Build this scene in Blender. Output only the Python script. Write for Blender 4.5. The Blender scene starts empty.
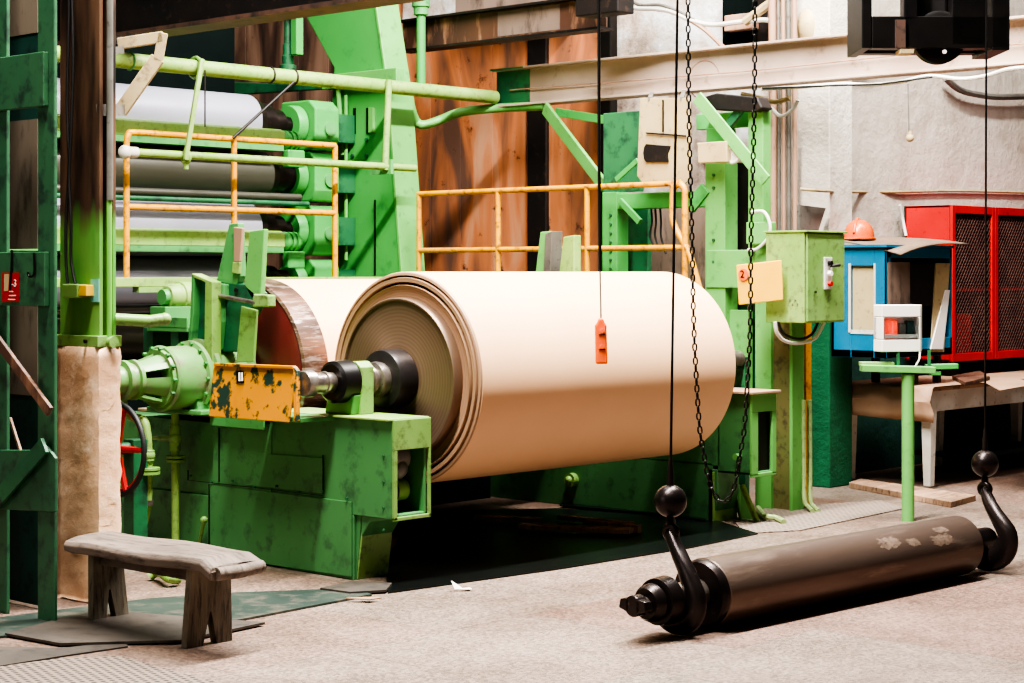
import bpy, math, random
from mathutils import Vector, Matrix
random.seed(7)
scene = bpy.context.scene
C = scene.collection
PI = math.pi
# ---------------------------------------------------------------- frame
# world X runs along the machine rolls (a), world Y across them (b), Z up; metres
FOC = 1870.0; EYE = 1.70; HV = 272.0
Fa, Fb, Ra, Rb = 0.7325, 0.6807, 0.6807, -0.7325
def W(u, v, Y):
    X = (u-512)/FOC*Y
    return Vector((Ra*X+Fa*Y, Rb*X+Fb*Y, EYE-(v-HV)/FOC*Y))
def pz(u, v, z=0.0): return W(u, v, (EYE-z)*FOC/(v-HV))
def pa(u, v, a):
    k = (u-512)/FOC; return W(u, v, a/(Ra*k+Fa))
def pb(u, v, b):
    k = (u-512)/FOC; return W(u, v, b/(Rb*k+Fb))
A_ = Vector((1,0,0)); B_ = Vector((0,1,0)); Z_ = Vector((0,0,1))

# ---------------------------------------------------------------- colour / materials
def lin(c):
    c = c/255.0
    return c/12.92 if c <= 0.04045 else ((c+0.055)/1.055)**2.4
def S(r, g, b): return (lin(r), lin(g), lin(b), 1.0)

def paint(name, c1, c2=None, dirt=None, damt=0.45, scale=2.5, rough=0.5, metal=0.0, bump=0.15, dscale=None, stretch=(1,1,1), dsoft=0.08, spec=0.5):
    m = bpy.data.materials.new(name); m.use_nodes = True
    nt = m.node_tree; n = nt.nodes; l = nt.links
    bs = n['Principled BSDF']
    tc = n.new('ShaderNodeTexCoord'); mp = n.new('ShaderNodeMapping'); mp.inputs['Scale'].default_value = stretch
    l.new(tc.outputs['Object'], mp.inputs['Vector'])
    n1 = n.new('ShaderNodeTexNoise'); n1.inputs['Scale'].default_value = scale; n1.inputs['Detail'].default_value = 6
    l.new(mp.outputs[0], n1.inputs['Vector'])
    r1 = n.new('ShaderNodeValToRGB'); r1.color_ramp.elements[0].position = .35; r1.color_ramp.elements[1].position = .65
    r1.color_ramp.elements[0].color = c1; r1.color_ramp.elements[1].color = c2 or c1
    l.new(n1.outputs['Fac'], r1.inputs['Fac'])
    out = r1.outputs['Color']
    n2 = n.new('ShaderNodeTexNoise'); n2.inputs['Scale'].default_value = dscale or scale*5; n2.inputs['Detail'].default_value = 10; n2.inputs['Roughness'].default_value = .65
    l.new(mp.outputs[0], n2.inputs['Vector'])
    if dirt:
        r2 = n.new('ShaderNodeValToRGB')
        r2.color_ramp.elements[0].position = max(0, 1-damt-dsoft); r2.color_ramp.elements[1].position = min(1, 1-damt+dsoft)
        l.new(n2.outputs['Fac'], r2.inputs['Fac'])
        mx = n.new('ShaderNodeMix'); mx.data_type = 'RGBA'
        l.new(r2.outputs['Color'], mx.inputs[0]); l.new(out, mx.inputs[6]); mx.inputs[7].default_value = dirt
        out = mx.outputs[2]
    l.new(out, bs.inputs['Base Color'])
    bs.inputs['Roughness'].default_value = rough; bs.inputs['Metallic'].default_value = metal
    bs.inputs['Specular IOR Level'].default_value = spec
    if bump:
        bp = n.new('ShaderNodeBump'); bp.inputs['Strength'].default_value = bump; bp.inputs['Distance'].default_value = .01
        l.new(n2.outputs['Fac'], bp.inputs['Height']); l.new(bp.outputs[0], bs.inputs['Normal'])
    return m

M = {}
M['green'] = paint('green paint', S(70,134,74), S(84,146,82), S(44,84,54), .36, 1.6, .42, dscale=9)
M['green_dark'] = paint('dark green paint', S(32,86,56), S(44,102,62), S(28,56,42), .42, 1.8, .45, dscale=8)
M['green_stand'] = paint('stand green', S(64,118,70), S(74,130,74), S(48,84,54), .4, 1.4, .45, dscale=7)
M['green_light'] = paint('light green paint', S(100,162,84), S(90,152,76), S(70,118,62), .36, 2, .42, dscale=12)
M['green_frame'] = paint('frame green', S(62,142,68), S(72,150,72), S(50,112,58), .34, 1.2, .4, dscale=6)
M['lime'] = paint('lime green paint', S(110,150,74), S(124,156,88), S(84,102,58), .4, 3, .4, dscale=18)
M['pale_lime'] = paint('pale green dusty paint', S(136,164,88), S(116,154,70), S(98,114,66), .4, 3, .5, dscale=20)
M['teal'] = paint('teal green wall paint', S(10,84,48), S(12,94,54), S(12,60,38), .4, 2, .6, dscale=9, bump=.4)
M['teal_dark'] = paint('dark teal paint', S(10,56,48), S(14,64,54), S(8,30,28), .4, 2, .7)
M['post_low'] = paint('post lime', S(98,158,66), S(114,168,80), S(60,116,56), .36, 1.3, .4, dscale=5, stretch=(1,1,.5))
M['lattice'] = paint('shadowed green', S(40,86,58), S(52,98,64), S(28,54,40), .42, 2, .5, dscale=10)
M['rust_steel'] = paint('brown steel', S(92,60,44), S(60,42,34), S(150,110,84), .4, 1.5, .6, dscale=8, stretch=(1,1,.25), bump=.3)
M['dark_steel'] = paint('dark steel', S(34,26,22), S(22,20,20), S(62,46,36), .35, 3, .55, .3)
M['black'] = paint('black iron', S(20,18,18), S(30,27,25), None, rough=.38, metal=.5, scale=5, bump=.05)
M['blackpit'] = paint('black hall panel', S(6,14,13), S(10,18,16), None, rough=.8)  # shade as colour: near black for recesses and openings
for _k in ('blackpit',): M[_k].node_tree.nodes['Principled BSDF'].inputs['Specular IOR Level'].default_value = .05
M['hook'] = paint('dark worn steel', S(52,44,42), S(34,28,27), S(96,80,72), .3, 6, .32, .75, .1)
M['patch'] = paint('bare worn metal', S(120,102,88), S(100,84,72), S(80,66,56), .4, 20, .5, .2)
M['housing'] = paint('dusty green paint', S(104,156,84), S(118,158,98), S(126,122,96), .42, 2.2, .4, dscale=6)
M['conduit_g'] = paint('pale conduit paint', S(140,158,104), S(124,146,86), S(98,108,70), .4, 4, .5)
M['hub'] = paint('dark hub steel', S(74,70,70), S(54,50,50), S(110,104,98), .3, 5, .36, .6, .05)
M['steel'] = paint('brushed steel', S(128,128,134), S(110,110,116), S(74,72,68), .28, 2, .34, .55, .05, stretch=(.2,3,3))
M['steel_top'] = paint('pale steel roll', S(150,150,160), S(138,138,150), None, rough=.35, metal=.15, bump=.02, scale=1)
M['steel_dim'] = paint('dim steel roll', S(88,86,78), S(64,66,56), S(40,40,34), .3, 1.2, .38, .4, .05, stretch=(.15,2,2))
M['shaft'] = paint('machined shaft', S(170,160,150), S(120,110,104), S(60,52,48), .33, 14, .28, .8, .1)
M['rim'] = paint('bronze worn rim', S(132,100,82), S(78,58,50), S(170,150,138), .42, 3, .3, .6, .05, stretch=(.5,1,4))
M['oldroll'] = paint('brown steel roller', S(104,88,78), S(80,66,58), S(124,108,96), .36, 1.5, .36, .55, .06, dscale=5, stretch=(.35,2,2))
M['yellow'] = paint('yellow rail paint', S(214,152,10), S(202,138,8), S(124,80,24), .4, 4, .4, dscale=18)
M['ochre'] = paint('chipped orange paint', S(196,126,10), S(206,136,12), S(34,56,46), .47, 2, .45, dscale=8, dsoft=.02)
M['cream'] = paint('cream sheet', S(232,176,36), S(236,184,50), S(190,146,50), .25, 4, .5)
M['beige'] = paint('beige sheet', S(176,158,118), S(160,140,102), S(110,92,64), .36, 3, .6)
M['kraft'] = paint('kraft wrap', S(224,182,146), S(202,156,120), S(236,204,172), .42, 3, .5, dscale=6, bump=1.0)
M['kraft_flat'] = paint('kraft sheet', S(160,128,102), S(144,114,90), S(110,84,64), .3, 2, .7)
M['paper'] = paint('machine paper', S(220,178,138), S(223,182,142), None, rough=.55, bump=0, spec=.3)
M['paper_side'] = paint('paper edge', S(178,136,104), S(160,120,92), S(200,160,128), .4, 3, .6)
M['redpaint'] = paint('red paint', S(176,18,16), S(160,16,16), S(104,12,12), .32, 3, .4)
M['darkred'] = paint('dark red disc', S(96,36,34), S(80,30,30), S(52,22,22), .35, 2, .3, bump=.03)
M['blue'] = paint('blue paint', S(0,104,138), S(0,96,128), S(4,70,96), .3, 3, .45)
M['white'] = paint('white plastic', S(232,226,218), S(222,216,208), None, rough=.4, bump=.02)
M['roofboard'] = paint('grey bent board', S(128,108,88), S(110,92,76), S(80,66,54), .36, 3, .7)
M['flange_b'] = paint('dark brown flange', S(78,54,42), S(50,36,30), S(26,20,18), .42, 2, .6)
M['olive'] = paint('dirty olive paint', S(92,98,54), S(104,96,58), S(66,60,40), .42, 3, .5)
M['mesh'] = paint('dark mesh wire', S(92,62,54), S(70,44,40), None, rough=.5, scale=6)
M['grey_white'] = paint('grey white wood paint', S(200,196,186), S(178,172,160), S(120,108,92), .35, 4, .6)
M['orange'] = paint('orange plastic', S(240,98,0), S(232,90,0), None, rough=.35, bump=.02)
M['hat'] = paint('hard hat orange', S(214,92,0), S(206,86,0), None, rough=.3, bump=.02)
M['wood'] = paint('grey weathered wood', S(112,98,86), S(86,74,64), S(52,42,36), .42, 2.5, .75, dscale=9, stretch=(6,.8,3), bump=.5)
M['wood_leg'] = paint('weathered leg wood', S(124,112,94), S(94,84,68), S(56,48,40), .42, 2.5, .75, dscale=9, stretch=(6,3,.7), bump=.5)
M['plank'] = paint('plank', S(176,142,114), S(132,104,82), S(80,60,48), .4, 3, .8, stretch=(.6,3,1))
M['rubber'] = paint('black rubber', S(18,18,18), S(28,26,26), None, rough=.6)
M['cable_w'] = paint('white cable', S(210,206,196), S(190,186,178), None, rough=.6)
M['conduit'] = paint('brown conduit', S(176,140,116), S(140,106,86), S(90,70,58), .35, 4, .6, stretch=(1,1,.3))
M['beam'] = paint('dusty beam', S(186,166,150), S(160,138,122), S(116,94,76), .33, 1.4, .6, dscale=6, bump=.25)
M['grey'] = paint('grey metal', S(120,116,108), S(92,88,82), S(60,54,48), .35, 4, .5, .3)
M['brownwall'] = paint('brown grey boards', S(132,112,98), S(98,82,72), S(60,50,44), .4, 1.5, .8, stretch=(1,1,.3))

def floor_mat():
    m = bpy.data.materials.new('terrazzo concrete floor'); m.use_nodes = True
    nt = m.node_tree; n = nt.nodes; l = nt.links; bs = n['Principled BSDF']
    tc = n.new('ShaderNodeTexCoord')
    sp = n.new('ShaderNodeTexVoronoi'); sp.inputs['Scale'].default_value = 70
    l.new(tc.outputs['Object'], sp.inputs['Vector'])
    r = n.new('ShaderNodeValToRGB'); e = r.color_ramp.elements
    e[0].position = .0; e[0].color = S(94,82,74); e[1].position = 1; e[1].color = S(142,128,118)
    sv = n.new('ShaderNodeSeparateColor'); l.new(sp.outputs['Color'], sv.inputs[0]); l.new(sv.outputs[0], r.inputs['Fac'])
    br = n.new('ShaderNodeTexBrick'); br.offset = 0.5
    br.inputs['Scale'].default_value = 1.0; br.inputs['Brick Width'].default_value = 1.25; br.inputs['Row Height'].default_value = 1.25
    br.inputs['Mortar Size'].default_value = .008; br.inputs['Color1'].default_value = (.96,1,.94,1); br.inputs['Color2'].default_value = (.92,.70,.62,1); br.inputs['Mortar'].default_value = (.72,.66,.6,1)
    l.new(tc.outputs['Object'], br.inputs['Vector'])
    mx = n.new('ShaderNodeMix'); mx.data_type = 'RGBA'; mx.blend_type = 'MULTIPLY'; mx.inputs[0].default_value = 1.0
    l.new(r.outputs[0], mx.inputs[6]); l.new(br.outputs['Color'], mx.inputs[7])
    ns = n.new('ShaderNodeTexNoise'); ns.inputs['Scale'].default_value = .9; ns.inputs['Detail'].default_value = 8; ns.inputs['Roughness'].default_value = .7
    l.new(tc.outputs['Object'], ns.inputs['Vector'])
    r2 = n.new('ShaderNodeValToRGB'); r2.color_ramp.elements[0].position = .36; r2.color_ramp.elements[0].color = (.60,.54,.5,1); r2.color_ramp.elements[1].position = .62; r2.color_ramp.elements[1].color = (1,1,1,1)
    l.new(ns.outputs['Fac'], r2.inputs['Fac'])
    m2 = n.new('ShaderNodeMix'); m2.data_type = 'RGBA'; m2.blend_type = 'MULTIPLY'; m2.inputs[0].default_value = 1.0
    l.new(mx.outputs[2], m2.inputs[6]); l.new(r2.outputs[0], m2.inputs[7])
    l.new(m2.outputs[2], bs.inputs['Base Color'])
    r3 = n.new('ShaderNodeMapRange'); r3.inputs[3].default_value = .35; r3.inputs[4].default_value = .7
    l.new(ns.outputs['Fac'], r3.inputs[0]); l.new(r3.outputs[0], bs.inputs['Roughness'])
    bp = n.new('ShaderNodeBump'); bp.inputs['Strength'].default_value = .2; bp.inputs['Distance'].default_value = .004
    l.new(sp.outputs['Distance'], bp.inputs['Height']); l.new(bp.outputs[0], bs.inputs['Normal'])
    return m
M['floor'] = floor_mat()

def wall_mat(name, cw, cd, cs, split=1.5, low=None, amt=.45):
    """peeling plaster, painted another colour below a height"""
    m = bpy.data.materials.new(name); m.use_nodes = True
    nt = m.node_tree; n = nt.nodes; l = nt.links; bs = n['Principled BSDF']
    g = n.new('ShaderNodeNewGeometry')
    n1 = n.new('ShaderNodeTexNoise'); n1.inputs['Scale'].default_value = 1.1; n1.inputs['Detail'].default_value = 9; n1.inputs['Roughness'].default_value = .62
    n2 = n.new('ShaderNodeTexNoise'); n2.inputs['Scale'].default_value = 5; n2.inputs['Detail'].default_value = 12; n2.inputs['Roughness'].default_value = .7
    l.new(g.outputs['Position'], n1.inputs['Vector']); l.new(g.outputs['Position'], n2.inputs['Vector'])
    r = n.new('ShaderNodeValToRGB'); e = r.color_ramp.elements
    e[0].position = amt-.09; e[0].color = cs; e[1].position = amt+.12; e[1].color = cw
    x = e.new(amt+.01); x.color = cd
    ad = n.new('ShaderNodeMath'); ad.operation = 'MULTIPLY_ADD'; ad.inputs[1].default_value = .35; 
    l.new(n2.outputs['Fac'], ad.inputs[0]); 
    sb = n.new('ShaderNodeMath'); sb.operation = 'MULTIPLY'; sb.inputs[1].default_value = .68; l.new(n1.outputs['Fac'], sb.inputs[0]); l.new(sb.outputs[0], ad.inputs[2])
    l.new(ad.outputs[0], r.inputs['Fac'])
    out = r.outputs[0]
    if low:
        sx = n.new('ShaderNodeSeparateXYZ'); l.new(g.outputs['Position'], sx.inputs[0])
        lt = n.new('ShaderNodeMath'); lt.operation = 'LESS_THAN'; lt.inputs[1].default_value = split; l.new(sx.outputs[2], lt.inputs[0])
        mx = n.new('ShaderNodeMix'); mx.data_type = 'RGBA'; l.new(lt.outputs[0], mx.inputs[0]); l.new(out, mx.inputs[6]); mx.inputs[7].default_value = low
        out = mx.outputs[2]
    l.new(out, bs.inputs['Base Color']); bs.inputs['Roughness'].default_value = .85
    bp = n.new('ShaderNodeBump'); bp.inputs['Strength'].default_value = .8; bp.inputs['Distance'].default_value = .07
    l.new(ad.outputs[0], bp.inputs['Height']); l.new(bp.outputs[0], bs.inputs['Normal'])
    return m
M['wall_r'] = wall_mat('white plaster over teal dado', S(190,180,168), S(172,160,146), S(122,106,88), 1.5, S(14,62,50), .42)
M['wall_col'] = wall_mat('column plaster over green', S(196,188,176), S(184,174,162), S(150,140,126), 1.52, S(8,84,48), .36)
M['wall_b'] = wall_mat('chipped white plaster', S(206,210,212), S(176,160,146), S(92,70,58), 1.5, None, .48)
M['wall_l'] = wall_mat('dim brown wall', S(84,70,62), S(60,50,44), S(40,32,28), 1.5, None, .45)

def rusty(name, hot):
    m = bpy.data.materials.new(name); m.use_nodes = True
    nt = m.node_tree; n = nt.nodes; l = nt.links; bs = n['Principled BSDF']
    g = n.new('ShaderNodeNewGeometry'); mp = n.new('ShaderNodeMapping'); mp.inputs['Scale'].default_value = (1,1.6,.35)
    l.new(g.outputs['Position'], mp.inputs[0])
    n1 = n.new('ShaderNodeTexNoise'); n1.inputs['Scale'].default_value = 1.8; n1.inputs['Detail'].default_value = 8; n1.inputs['Distortion'].default_value = 1.2
    l.new(mp.outputs[0], n1.inputs['Vector'])
    r = n.new('ShaderNodeValToRGB'); e = r.color_ramp.elements
    k = [S(100,72,58), S(152,96,64), S(184,112,68), S(192,150,118)] if hot else [S(50,38,32), S(86,64,52), S(120,92,74), S(150,120,100)]
    e[0].position = .33; e[0].color = k[0]; e[1].position = .75; e[1].color = k[3]
    for p, c in ((.45, k[1]), (.55, k[2])):
        x = e.new(p); x.color = c
    l.new(n1.outputs['Fac'], r.inputs[0]); 
    n2 = n.new('ShaderNodeTexNoise'); n2.inputs['Scale'].default_value = 4.5; n2.inputs['Detail'].default_value = 10; n2.inputs['Roughness'].default_value = .7
    l.new(g.outputs['Position'], n2.inputs['Vector'])
    r2 = n.new('ShaderNodeValToRGB'); r2.color_ramp.elements[0].position = .60; r2.color_ramp.elements[1].position = .66
    l.new(n2.outputs['Fac'], r2.inputs[0])
    mx = n.new('ShaderNodeMix'); mx.data_type = 'RGBA'; l.new(r2.outputs[0], mx.inputs[0]); l.new(r.outputs[0], mx.inputs[6]); mx.inputs[7].default_value = S(70,38,26) 
    l.new(mx.outputs[2], bs.inputs['Base Color']); bs.inputs['Roughness'].default_value = .6
    bp = n.new('ShaderNodeBump'); bp.inputs['Strength'].default_value = .3; bp.inputs['Distance'].default_value = .02
    l.new(n1.outputs['Fac'], bp.inputs['Height']); l.new(bp.outputs[0], bs.inputs['Normal'])
    return m
M['rusty'] = rusty('orange rusted sheet', True)
M['rusty_dim'] = rusty('brown rusted sheet', False)

def post_mat():
    m = bpy.data.materials.new('post, rust above green paint'); m.use_nodes = True
    nt = m.node_tree; n = nt.nodes; l = nt.links; bs = n['Principled BSDF']
    g = n.new('ShaderNodeNewGeometry'); sx = n.new('ShaderNodeSeparateXYZ'); l.new(g.outputs['Position'], sx.inputs[0])
    mp = n.new('ShaderNodeMapping'); mp.inputs['Scale'].default_value = (3,3,.6); l.new(g.outputs['Position'], mp.inputs[0])
    n1 = n.new('ShaderNodeTexNoise'); n1.inputs['Scale'].default_value = 3; n1.inputs['Detail'].default_value = 8
    l.new(mp.outputs[0], n1.inputs['Vector'])
    ma = n.new('ShaderNodeMath'); ma.operation = 'MULTIPLY_ADD'; ma.inputs[1].default_value = .5; l.new(n1.outputs['Fac'], ma.inputs[0]); l.new(sx.outputs[2], ma.inputs[2])
    mr = n.new('ShaderNodeMapRange'); mr.inputs[1].default_value = 2.12; mr.inputs[2].default_value = 2.28; l.new(ma.outputs[0], mr.inputs[0])
    r1 = n.new('ShaderNodeValToRGB'); r1.color_ramp.elements[0].position=.35; r1.color_ramp.elements[1].position=.7
    r1.color_ramp.elements[0].color = S(30,22,18); r1.color_ramp.elements[1].color = S(110,80,60); l.new(n1.outputs['Fac'], r1.inputs[0])
    r2 = n.new('ShaderNodeValToRGB'); r2.color_ramp.elements[0].position=.35; r2.color_ramp.elements[1].position=.65
    r2.color_ramp.elements[0].color = S(84,146,62); r2.color_ramp.elements[1].color = S(122,170,84); l.new(n1.outputs['Fac'], r2.inputs[0])
    mx = n.new('ShaderNodeMix'); mx.data_type='RGBA'; l.new(mr.outputs[0], mx.inputs[0]); l.new(r2.outputs[0], mx.inputs[6]); l.new(r1.outputs[0], mx.inputs[7])
    l.new(mx.outputs[2], bs.inputs['Base Color']); bs.inputs['Roughness'].default_value = .5
    return m
M['post'] = post_mat()

def rings(name, c1, c2, rough=.5, metal=0.0, freq=34, axis_o=(0,0,0)):
    m = bpy.data.materials.new(name); m.use_nodes = True
    nt = m.node_tree; n = nt.nodes; l = nt.links; bs = n['Principled BSDF']
    tc = n.new('ShaderNodeTexCoord'); mp = n.new('ShaderNodeMapping'); mp.inputs['Location'].default_value = axis_o
    l.new(tc.outputs['Object'], mp.inputs[0])
    w = n.new('ShaderNodeTexWave'); w.wave_type = 'RINGS'; w.rings_direction = 'X'; w.inputs['Scale'].default_value = freq; w.inputs['Distortion'].default_value = .6; w.inputs['Detail'].default_value = 2
    l.new(mp.outputs[0], w.inputs['Vector'])
    r = n.new('ShaderNodeValToRGB'); r.color_ramp.elements[0].color = c1; r.color_ramp.elements[1].color = c2
    l.new(w.outputs['Fac'], r.inputs[0]); l.new(r.outputs[0], bs.inputs['Base Color'])
    bs.inputs['Roughness'].default_value = rough; bs.inputs['Metallic'].default_value = metal
    bp = n.new('ShaderNodeBump'); bp.inputs['Strength'].default_value = .08; bp.inputs['Distance'].default_value = .002
    l.new(w.outputs['Fac'], bp.inputs['Height']); l.new(bp.outputs[0], bs.inputs['Normal'])
    return m

def dots(name, c1, c2, scale, rot=0.0, rough=.6, metal=0.0):
    m = bpy.data.materials.new(name); m.use_nodes = True
    nt = m.node_tree; n = nt.nodes; l = nt.links; bs = n['Principled BSDF']
    tc = n.new('ShaderNodeTexCoord'); mp = n.new('ShaderNodeMapping'); mp.inputs['Rotation'].default_value = (0,0,rot)
    l.new(tc.outputs['Object'], mp.inputs[0])
    v = n.new('ShaderNodeTexVoronoi'); v.inputs['Scale'].default_value = scale; v.inputs['Randomness'].default_value = .0
    l.new(mp.outputs[0], v.inputs['Vector'])
    r = n.new('ShaderNodeValToRGB'); r.color_ramp.elements[0].position = .28; r.color_ramp.elements[0].color = c1; r.color_ramp.elements[1].position = .38; r.color_ramp.elements[1].color = c2
    l.new(v.outputs['Distance'], r.inputs[0]); l.new(r.outputs[0], bs.inputs['Base Color'])
    bs.inputs['Roughness'].default_value = rough; bs.inputs['Metallic'].default_value = metal
    bp = n.new('ShaderNodeBump'); bp.inputs['Strength'].default_value = .5; bp.inputs['Distance'].default_value = .006
    l.new(v.outputs['Distance'], bp.inputs['Height']); l.new(bp.outputs[0], bs.inputs['Normal'])
    return m
M['grate'] = dots('perforated plate', S(40,32,28), S(112,98,86), 26, .3)
M['tread'] = dots('dotted tread plate', S(78,68,60), S(126,112,100), 20, .1)
M['plate_g'] = paint('worn greenish plate', S(52,64,56), S(36,50,44), S(84,80,70), .42, 2, .5, .2, .2, dscale=6)
M['plate_b'] = paint('worn brown plate', S(76,68,60), S(56,50,44), S(40,36,32), .4, 2, .6, .1, .2)
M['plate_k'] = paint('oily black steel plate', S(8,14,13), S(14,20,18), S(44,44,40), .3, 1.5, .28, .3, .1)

def glass():
    m = bpy.data.materials.new('clear window'); m.use_nodes = True
    bs = m.node_tree.nodes['Principled BSDF']
    bs.inputs['Transmission Weight'].default_value = 1; bs.inputs['Roughness'].default_value = .08; bs.inputs['Base Color'].default_value = (.8,.86,.86,1)
    return m
M['glass'] = glass()
def glow_mat(name, c, st):
    m = bpy.data.materials.new(name); m.use_nodes = True
    bs = m.node_tree.nodes['Principled BSDF']; bs.inputs['Base Color'].default_value = c
    bs.inputs['Emission Color'].default_value = c; bs.inputs['Emission Strength'].default_value = st
    return m
M['redlamp'] = glow_mat('red indicator', S(255,70,30), 1.2)  # breaker red that gives off its own glow

# ---------------------------------------------------------------- mesh building
class MB:
    def __init__(s): s.v = []; s.f = []
    def add(s, vs, fs):
        k = len(s.v); s.v += [Vector(x) for x in vs]; s.f += [tuple(i+k for i in q) for q in fs]; return s
    def box(s, a0, a1, b0, b1, z0, z1):
        return s.add([(a0,b0,z0),(a1,b0,z0),(a1,b1,z0),(a0,b1,z0),(a0,b0,z1),(a1,b0,z1),(a1,b1,z1),(a0,b1,z1)],
                     [(3,2,1,0),(4,5,6,7),(0,1,5,4),(1,2,6,5),(2,3,7,6),(3,0,4,7)])
    def bar(s, p, q, w, h, up=Z_):
        """rectangular bar from p to q, width w sideways, h along up"""
        p = Vector(p); q = Vector(q); d = (q-p).normalized()
        sd = d.cross(Vector(up))
        if sd.length < 1e-4: sd = d.cross(A_)
        sd.normalize(); un = sd.cross(d).normalized()
        o = [(-1,-1),(1,-1),(1,1),(-1,1)]
        vs = [p+sd*(x*w/2)+un*(y*h/2) for x,y in o]+[q+sd*(x*w/2)+un*(y*h/2) for x,y in o]
        return s.add(vs, [(0,1,2,3),(7,6,5,4),(0,4,5,1),(1,5,6,2),(2,6,7,3),(3,7,4,0)])
    def prism(s, pts, ext):
        pts = [Vector(p) for p in pts]; e = Vector(ext); n = len(pts)
        nn = Vector((0,0,0))
        for i in range(n): nn += (pts[i]-pts[0]).cross(pts[(i+1)%n]-pts[0])
        if nn.dot(e) < 0: pts.reverse()
        return s.add(pts+[p+e for p in pts], [tuple(range(n-1,-1,-1)), tuple(range(n,2*n))]+[(i,(i+1)%n,n+(i+1)%n,n+i) for i in range(n)])
    def tube(s, pts, r, seg=10, cap=True, closed=False):
        pts = [Vector(p) for p in pts]; n = len(pts)
        if not hasattr(r, '__len__'): r = [r]*n
        rings_ = []; prev = None
        for i in range(n):
            if closed: t = pts[(i+1)%n]-pts[i-1]
            elif i == 0: t = pts[1]-pts[0]
            elif i == n-1: t = pts[-1]-pts[-2]
            else: t = (pts[i+1]-pts[i]).normalized()+(pts[i]-pts[i-1]).normalized()
            t.normalize()
            if prev is None:
                x = t.cross(Z_)
                if x.length < .1: x = t.cross(A_)
            else: x = prev - t*prev.dot(t)
            x.normalize(); prev = x; y = t.cross(x)
            rings_.append([pts[i]+(x*math.cos(2*PI*k/seg)+y*math.sin(2*PI*k/seg))*r[i] for k in range(seg)])
        vs = [q for g in rings_ for q in g]; fs = []
        for i in range(n if closed else n-1):
            j = (i+1)%n
            for k in range(seg):
                k2 = (k+1)%seg; fs.append((i*seg+k, i*seg+k2, j*seg+k2, j*seg+k))
        if cap and not closed:
            fs.append(tuple(range(seg-1,-1,-1))); fs.append(tuple((n-1)*seg+k for k in range(seg)))
        return s.add(vs, fs)
    def cyl(s, p, q, r, seg=24, r2=None): return s.tube([p, q], [r, r if r2 is None else r2], seg)
    def lathe(s, o, d, prof, seg=48):
        """prof = [(distance along d, radius)]"""
        o = Vector(o); d = Vector(d).normalized()
        x = d.cross(Z_)
        if x.length < .1: x = d.cross(A_)
        x.normalize(); y = d.cross(x); vs = []; fs = []
        for t, r in prof:
            for k in range(seg): vs.append(o+d*t+(x*math.cos(2*PI*k/seg)+y*math.sin(2*PI*k/seg))*r)
        for i in range(len(prof)-1):
            for k in range(seg):
                k2=(k+1)%seg; fs.append((i*seg+k, i*seg+k2, (i+1)*seg+k2, (i+1)*seg+k))
        if prof[0][1] > 1e-5: fs.append(tuple(range(seg-1,-1,-1)))
        if prof[-1][1] > 1e-5: fs.append(tuple((len(prof)-1)*seg+k for k in range(seg)))
        return s.add(vs, fs)
    def sphere(s, c, r, seg=24, rg=14, sz=1.0):
        return s.lathe(Vector(c)-Z_*r*sz, Z_, [(r*sz*(1-math.cos(PI*i/rg)), max(1e-6, r*math.sin(PI*i/rg))) for i in range(rg+1)], seg)
    def torus(s, c, n, R, r, seg=28, cs=8, arc=2*PI, start=0):
        n = Vector(n).normalized(); x = n.cross(Z_)
        if x.length < .1: x = n.cross(A_)
        x.normalize(); y = n.cross(x); c = Vector(c)
        full = arc > 2*PI-.01; m = seg if full else seg+1
        return s.tube([c+(x*math.cos(start+arc*i/seg)+y*math.sin(start+arc*i/seg))*R for i in range(m)], r, cs, closed=full)
    def build(s, name, mat, parent=None, bevel=0.0, smooth=False, origin=None, solid=None):
        me = bpy.data.meshes.new(name)
        if parent is not None:
            p = parent; off = Vector(p.location)
            while p.parent: p = p.parent; off = off+Vector(p.location)
            loc = Vector((0,0,0))
        else:
            if origin is None:
                xs = [v.x for v in s.v]; ys = [v.y for v in s.v]; zs = [v.z for v in s.v]
                origin = ((min(xs)+max(xs))/2, (min(ys)+max(ys))/2, min(zs))
            off = Vector(origin); loc = off
        me.from_pydata([v-off for v in s.v], [], s.f); me.validate(); me.update()
        me.materials.append(mat)
        o = bpy.data.objects.new(name, me); C.objects.link(o); o.location = loc
        if parent is not None: o.parent = parent
        if bevel:
            b = o.modifiers.new('bevel', 'BEVEL'); b.width = bevel; b.segments = 2; b.limit_method = 'ANGLE'; b.angle_limit = math.radians(40)
            b.harden_normals = False
        if smooth:
            for p in me.polygons: p.use_smooth = True
            try:
                me.set_sharp_from_angle(angle=math.radians(38))
            except Exception: pass
        return o

def thing(name, label, cat, loc, group=None):
    o = bpy.data.objects.new(name, None); C.objects.link(o); o.location = loc; o.empty_display_size = .1
    o['label'] = label; o['category'] = cat
    if group: o['group'] = group
    return o
def tag(o, label, cat, group=None, kind=None):
    o['label'] = label; o['category'] = cat
    if group: o['group'] = group
    if kind: o['kind'] = kind
    return o
def struct(o): o['kind'] = 'structure'; return o
def text_mesh(s, size, mb, origin, xdir, updir, depth=.002):
    cu = bpy.data.curves.new('t', 'FONT'); cu.body = s; cu.size = size; cu.extrude = depth; cu.align_x = 'CENTER'; cu.align_y = 'CENTER'
    ob = bpy.data.objects.new('t', cu); C.objects.link(ob)
    bpy.context.view_layer.update()
    me = bpy.data.meshes.new_from_object(ob.evaluated_get(bpy.context.evaluated_depsgraph_get()))
    x = Vector(xdir).normalized(); y = Vector(updir).normalized(); z = x.cross(y); o = Vector(origin)
    mb.add([o+x*v.co.x+y*v.co.y+z*v.co.z for v in me.vertices], [tuple(p.vertices) for p in me.polygons])
    bpy.data.objects.remove(ob); bpy.data.curves.remove(cu); bpy.data.meshes.remove(me)
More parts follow.
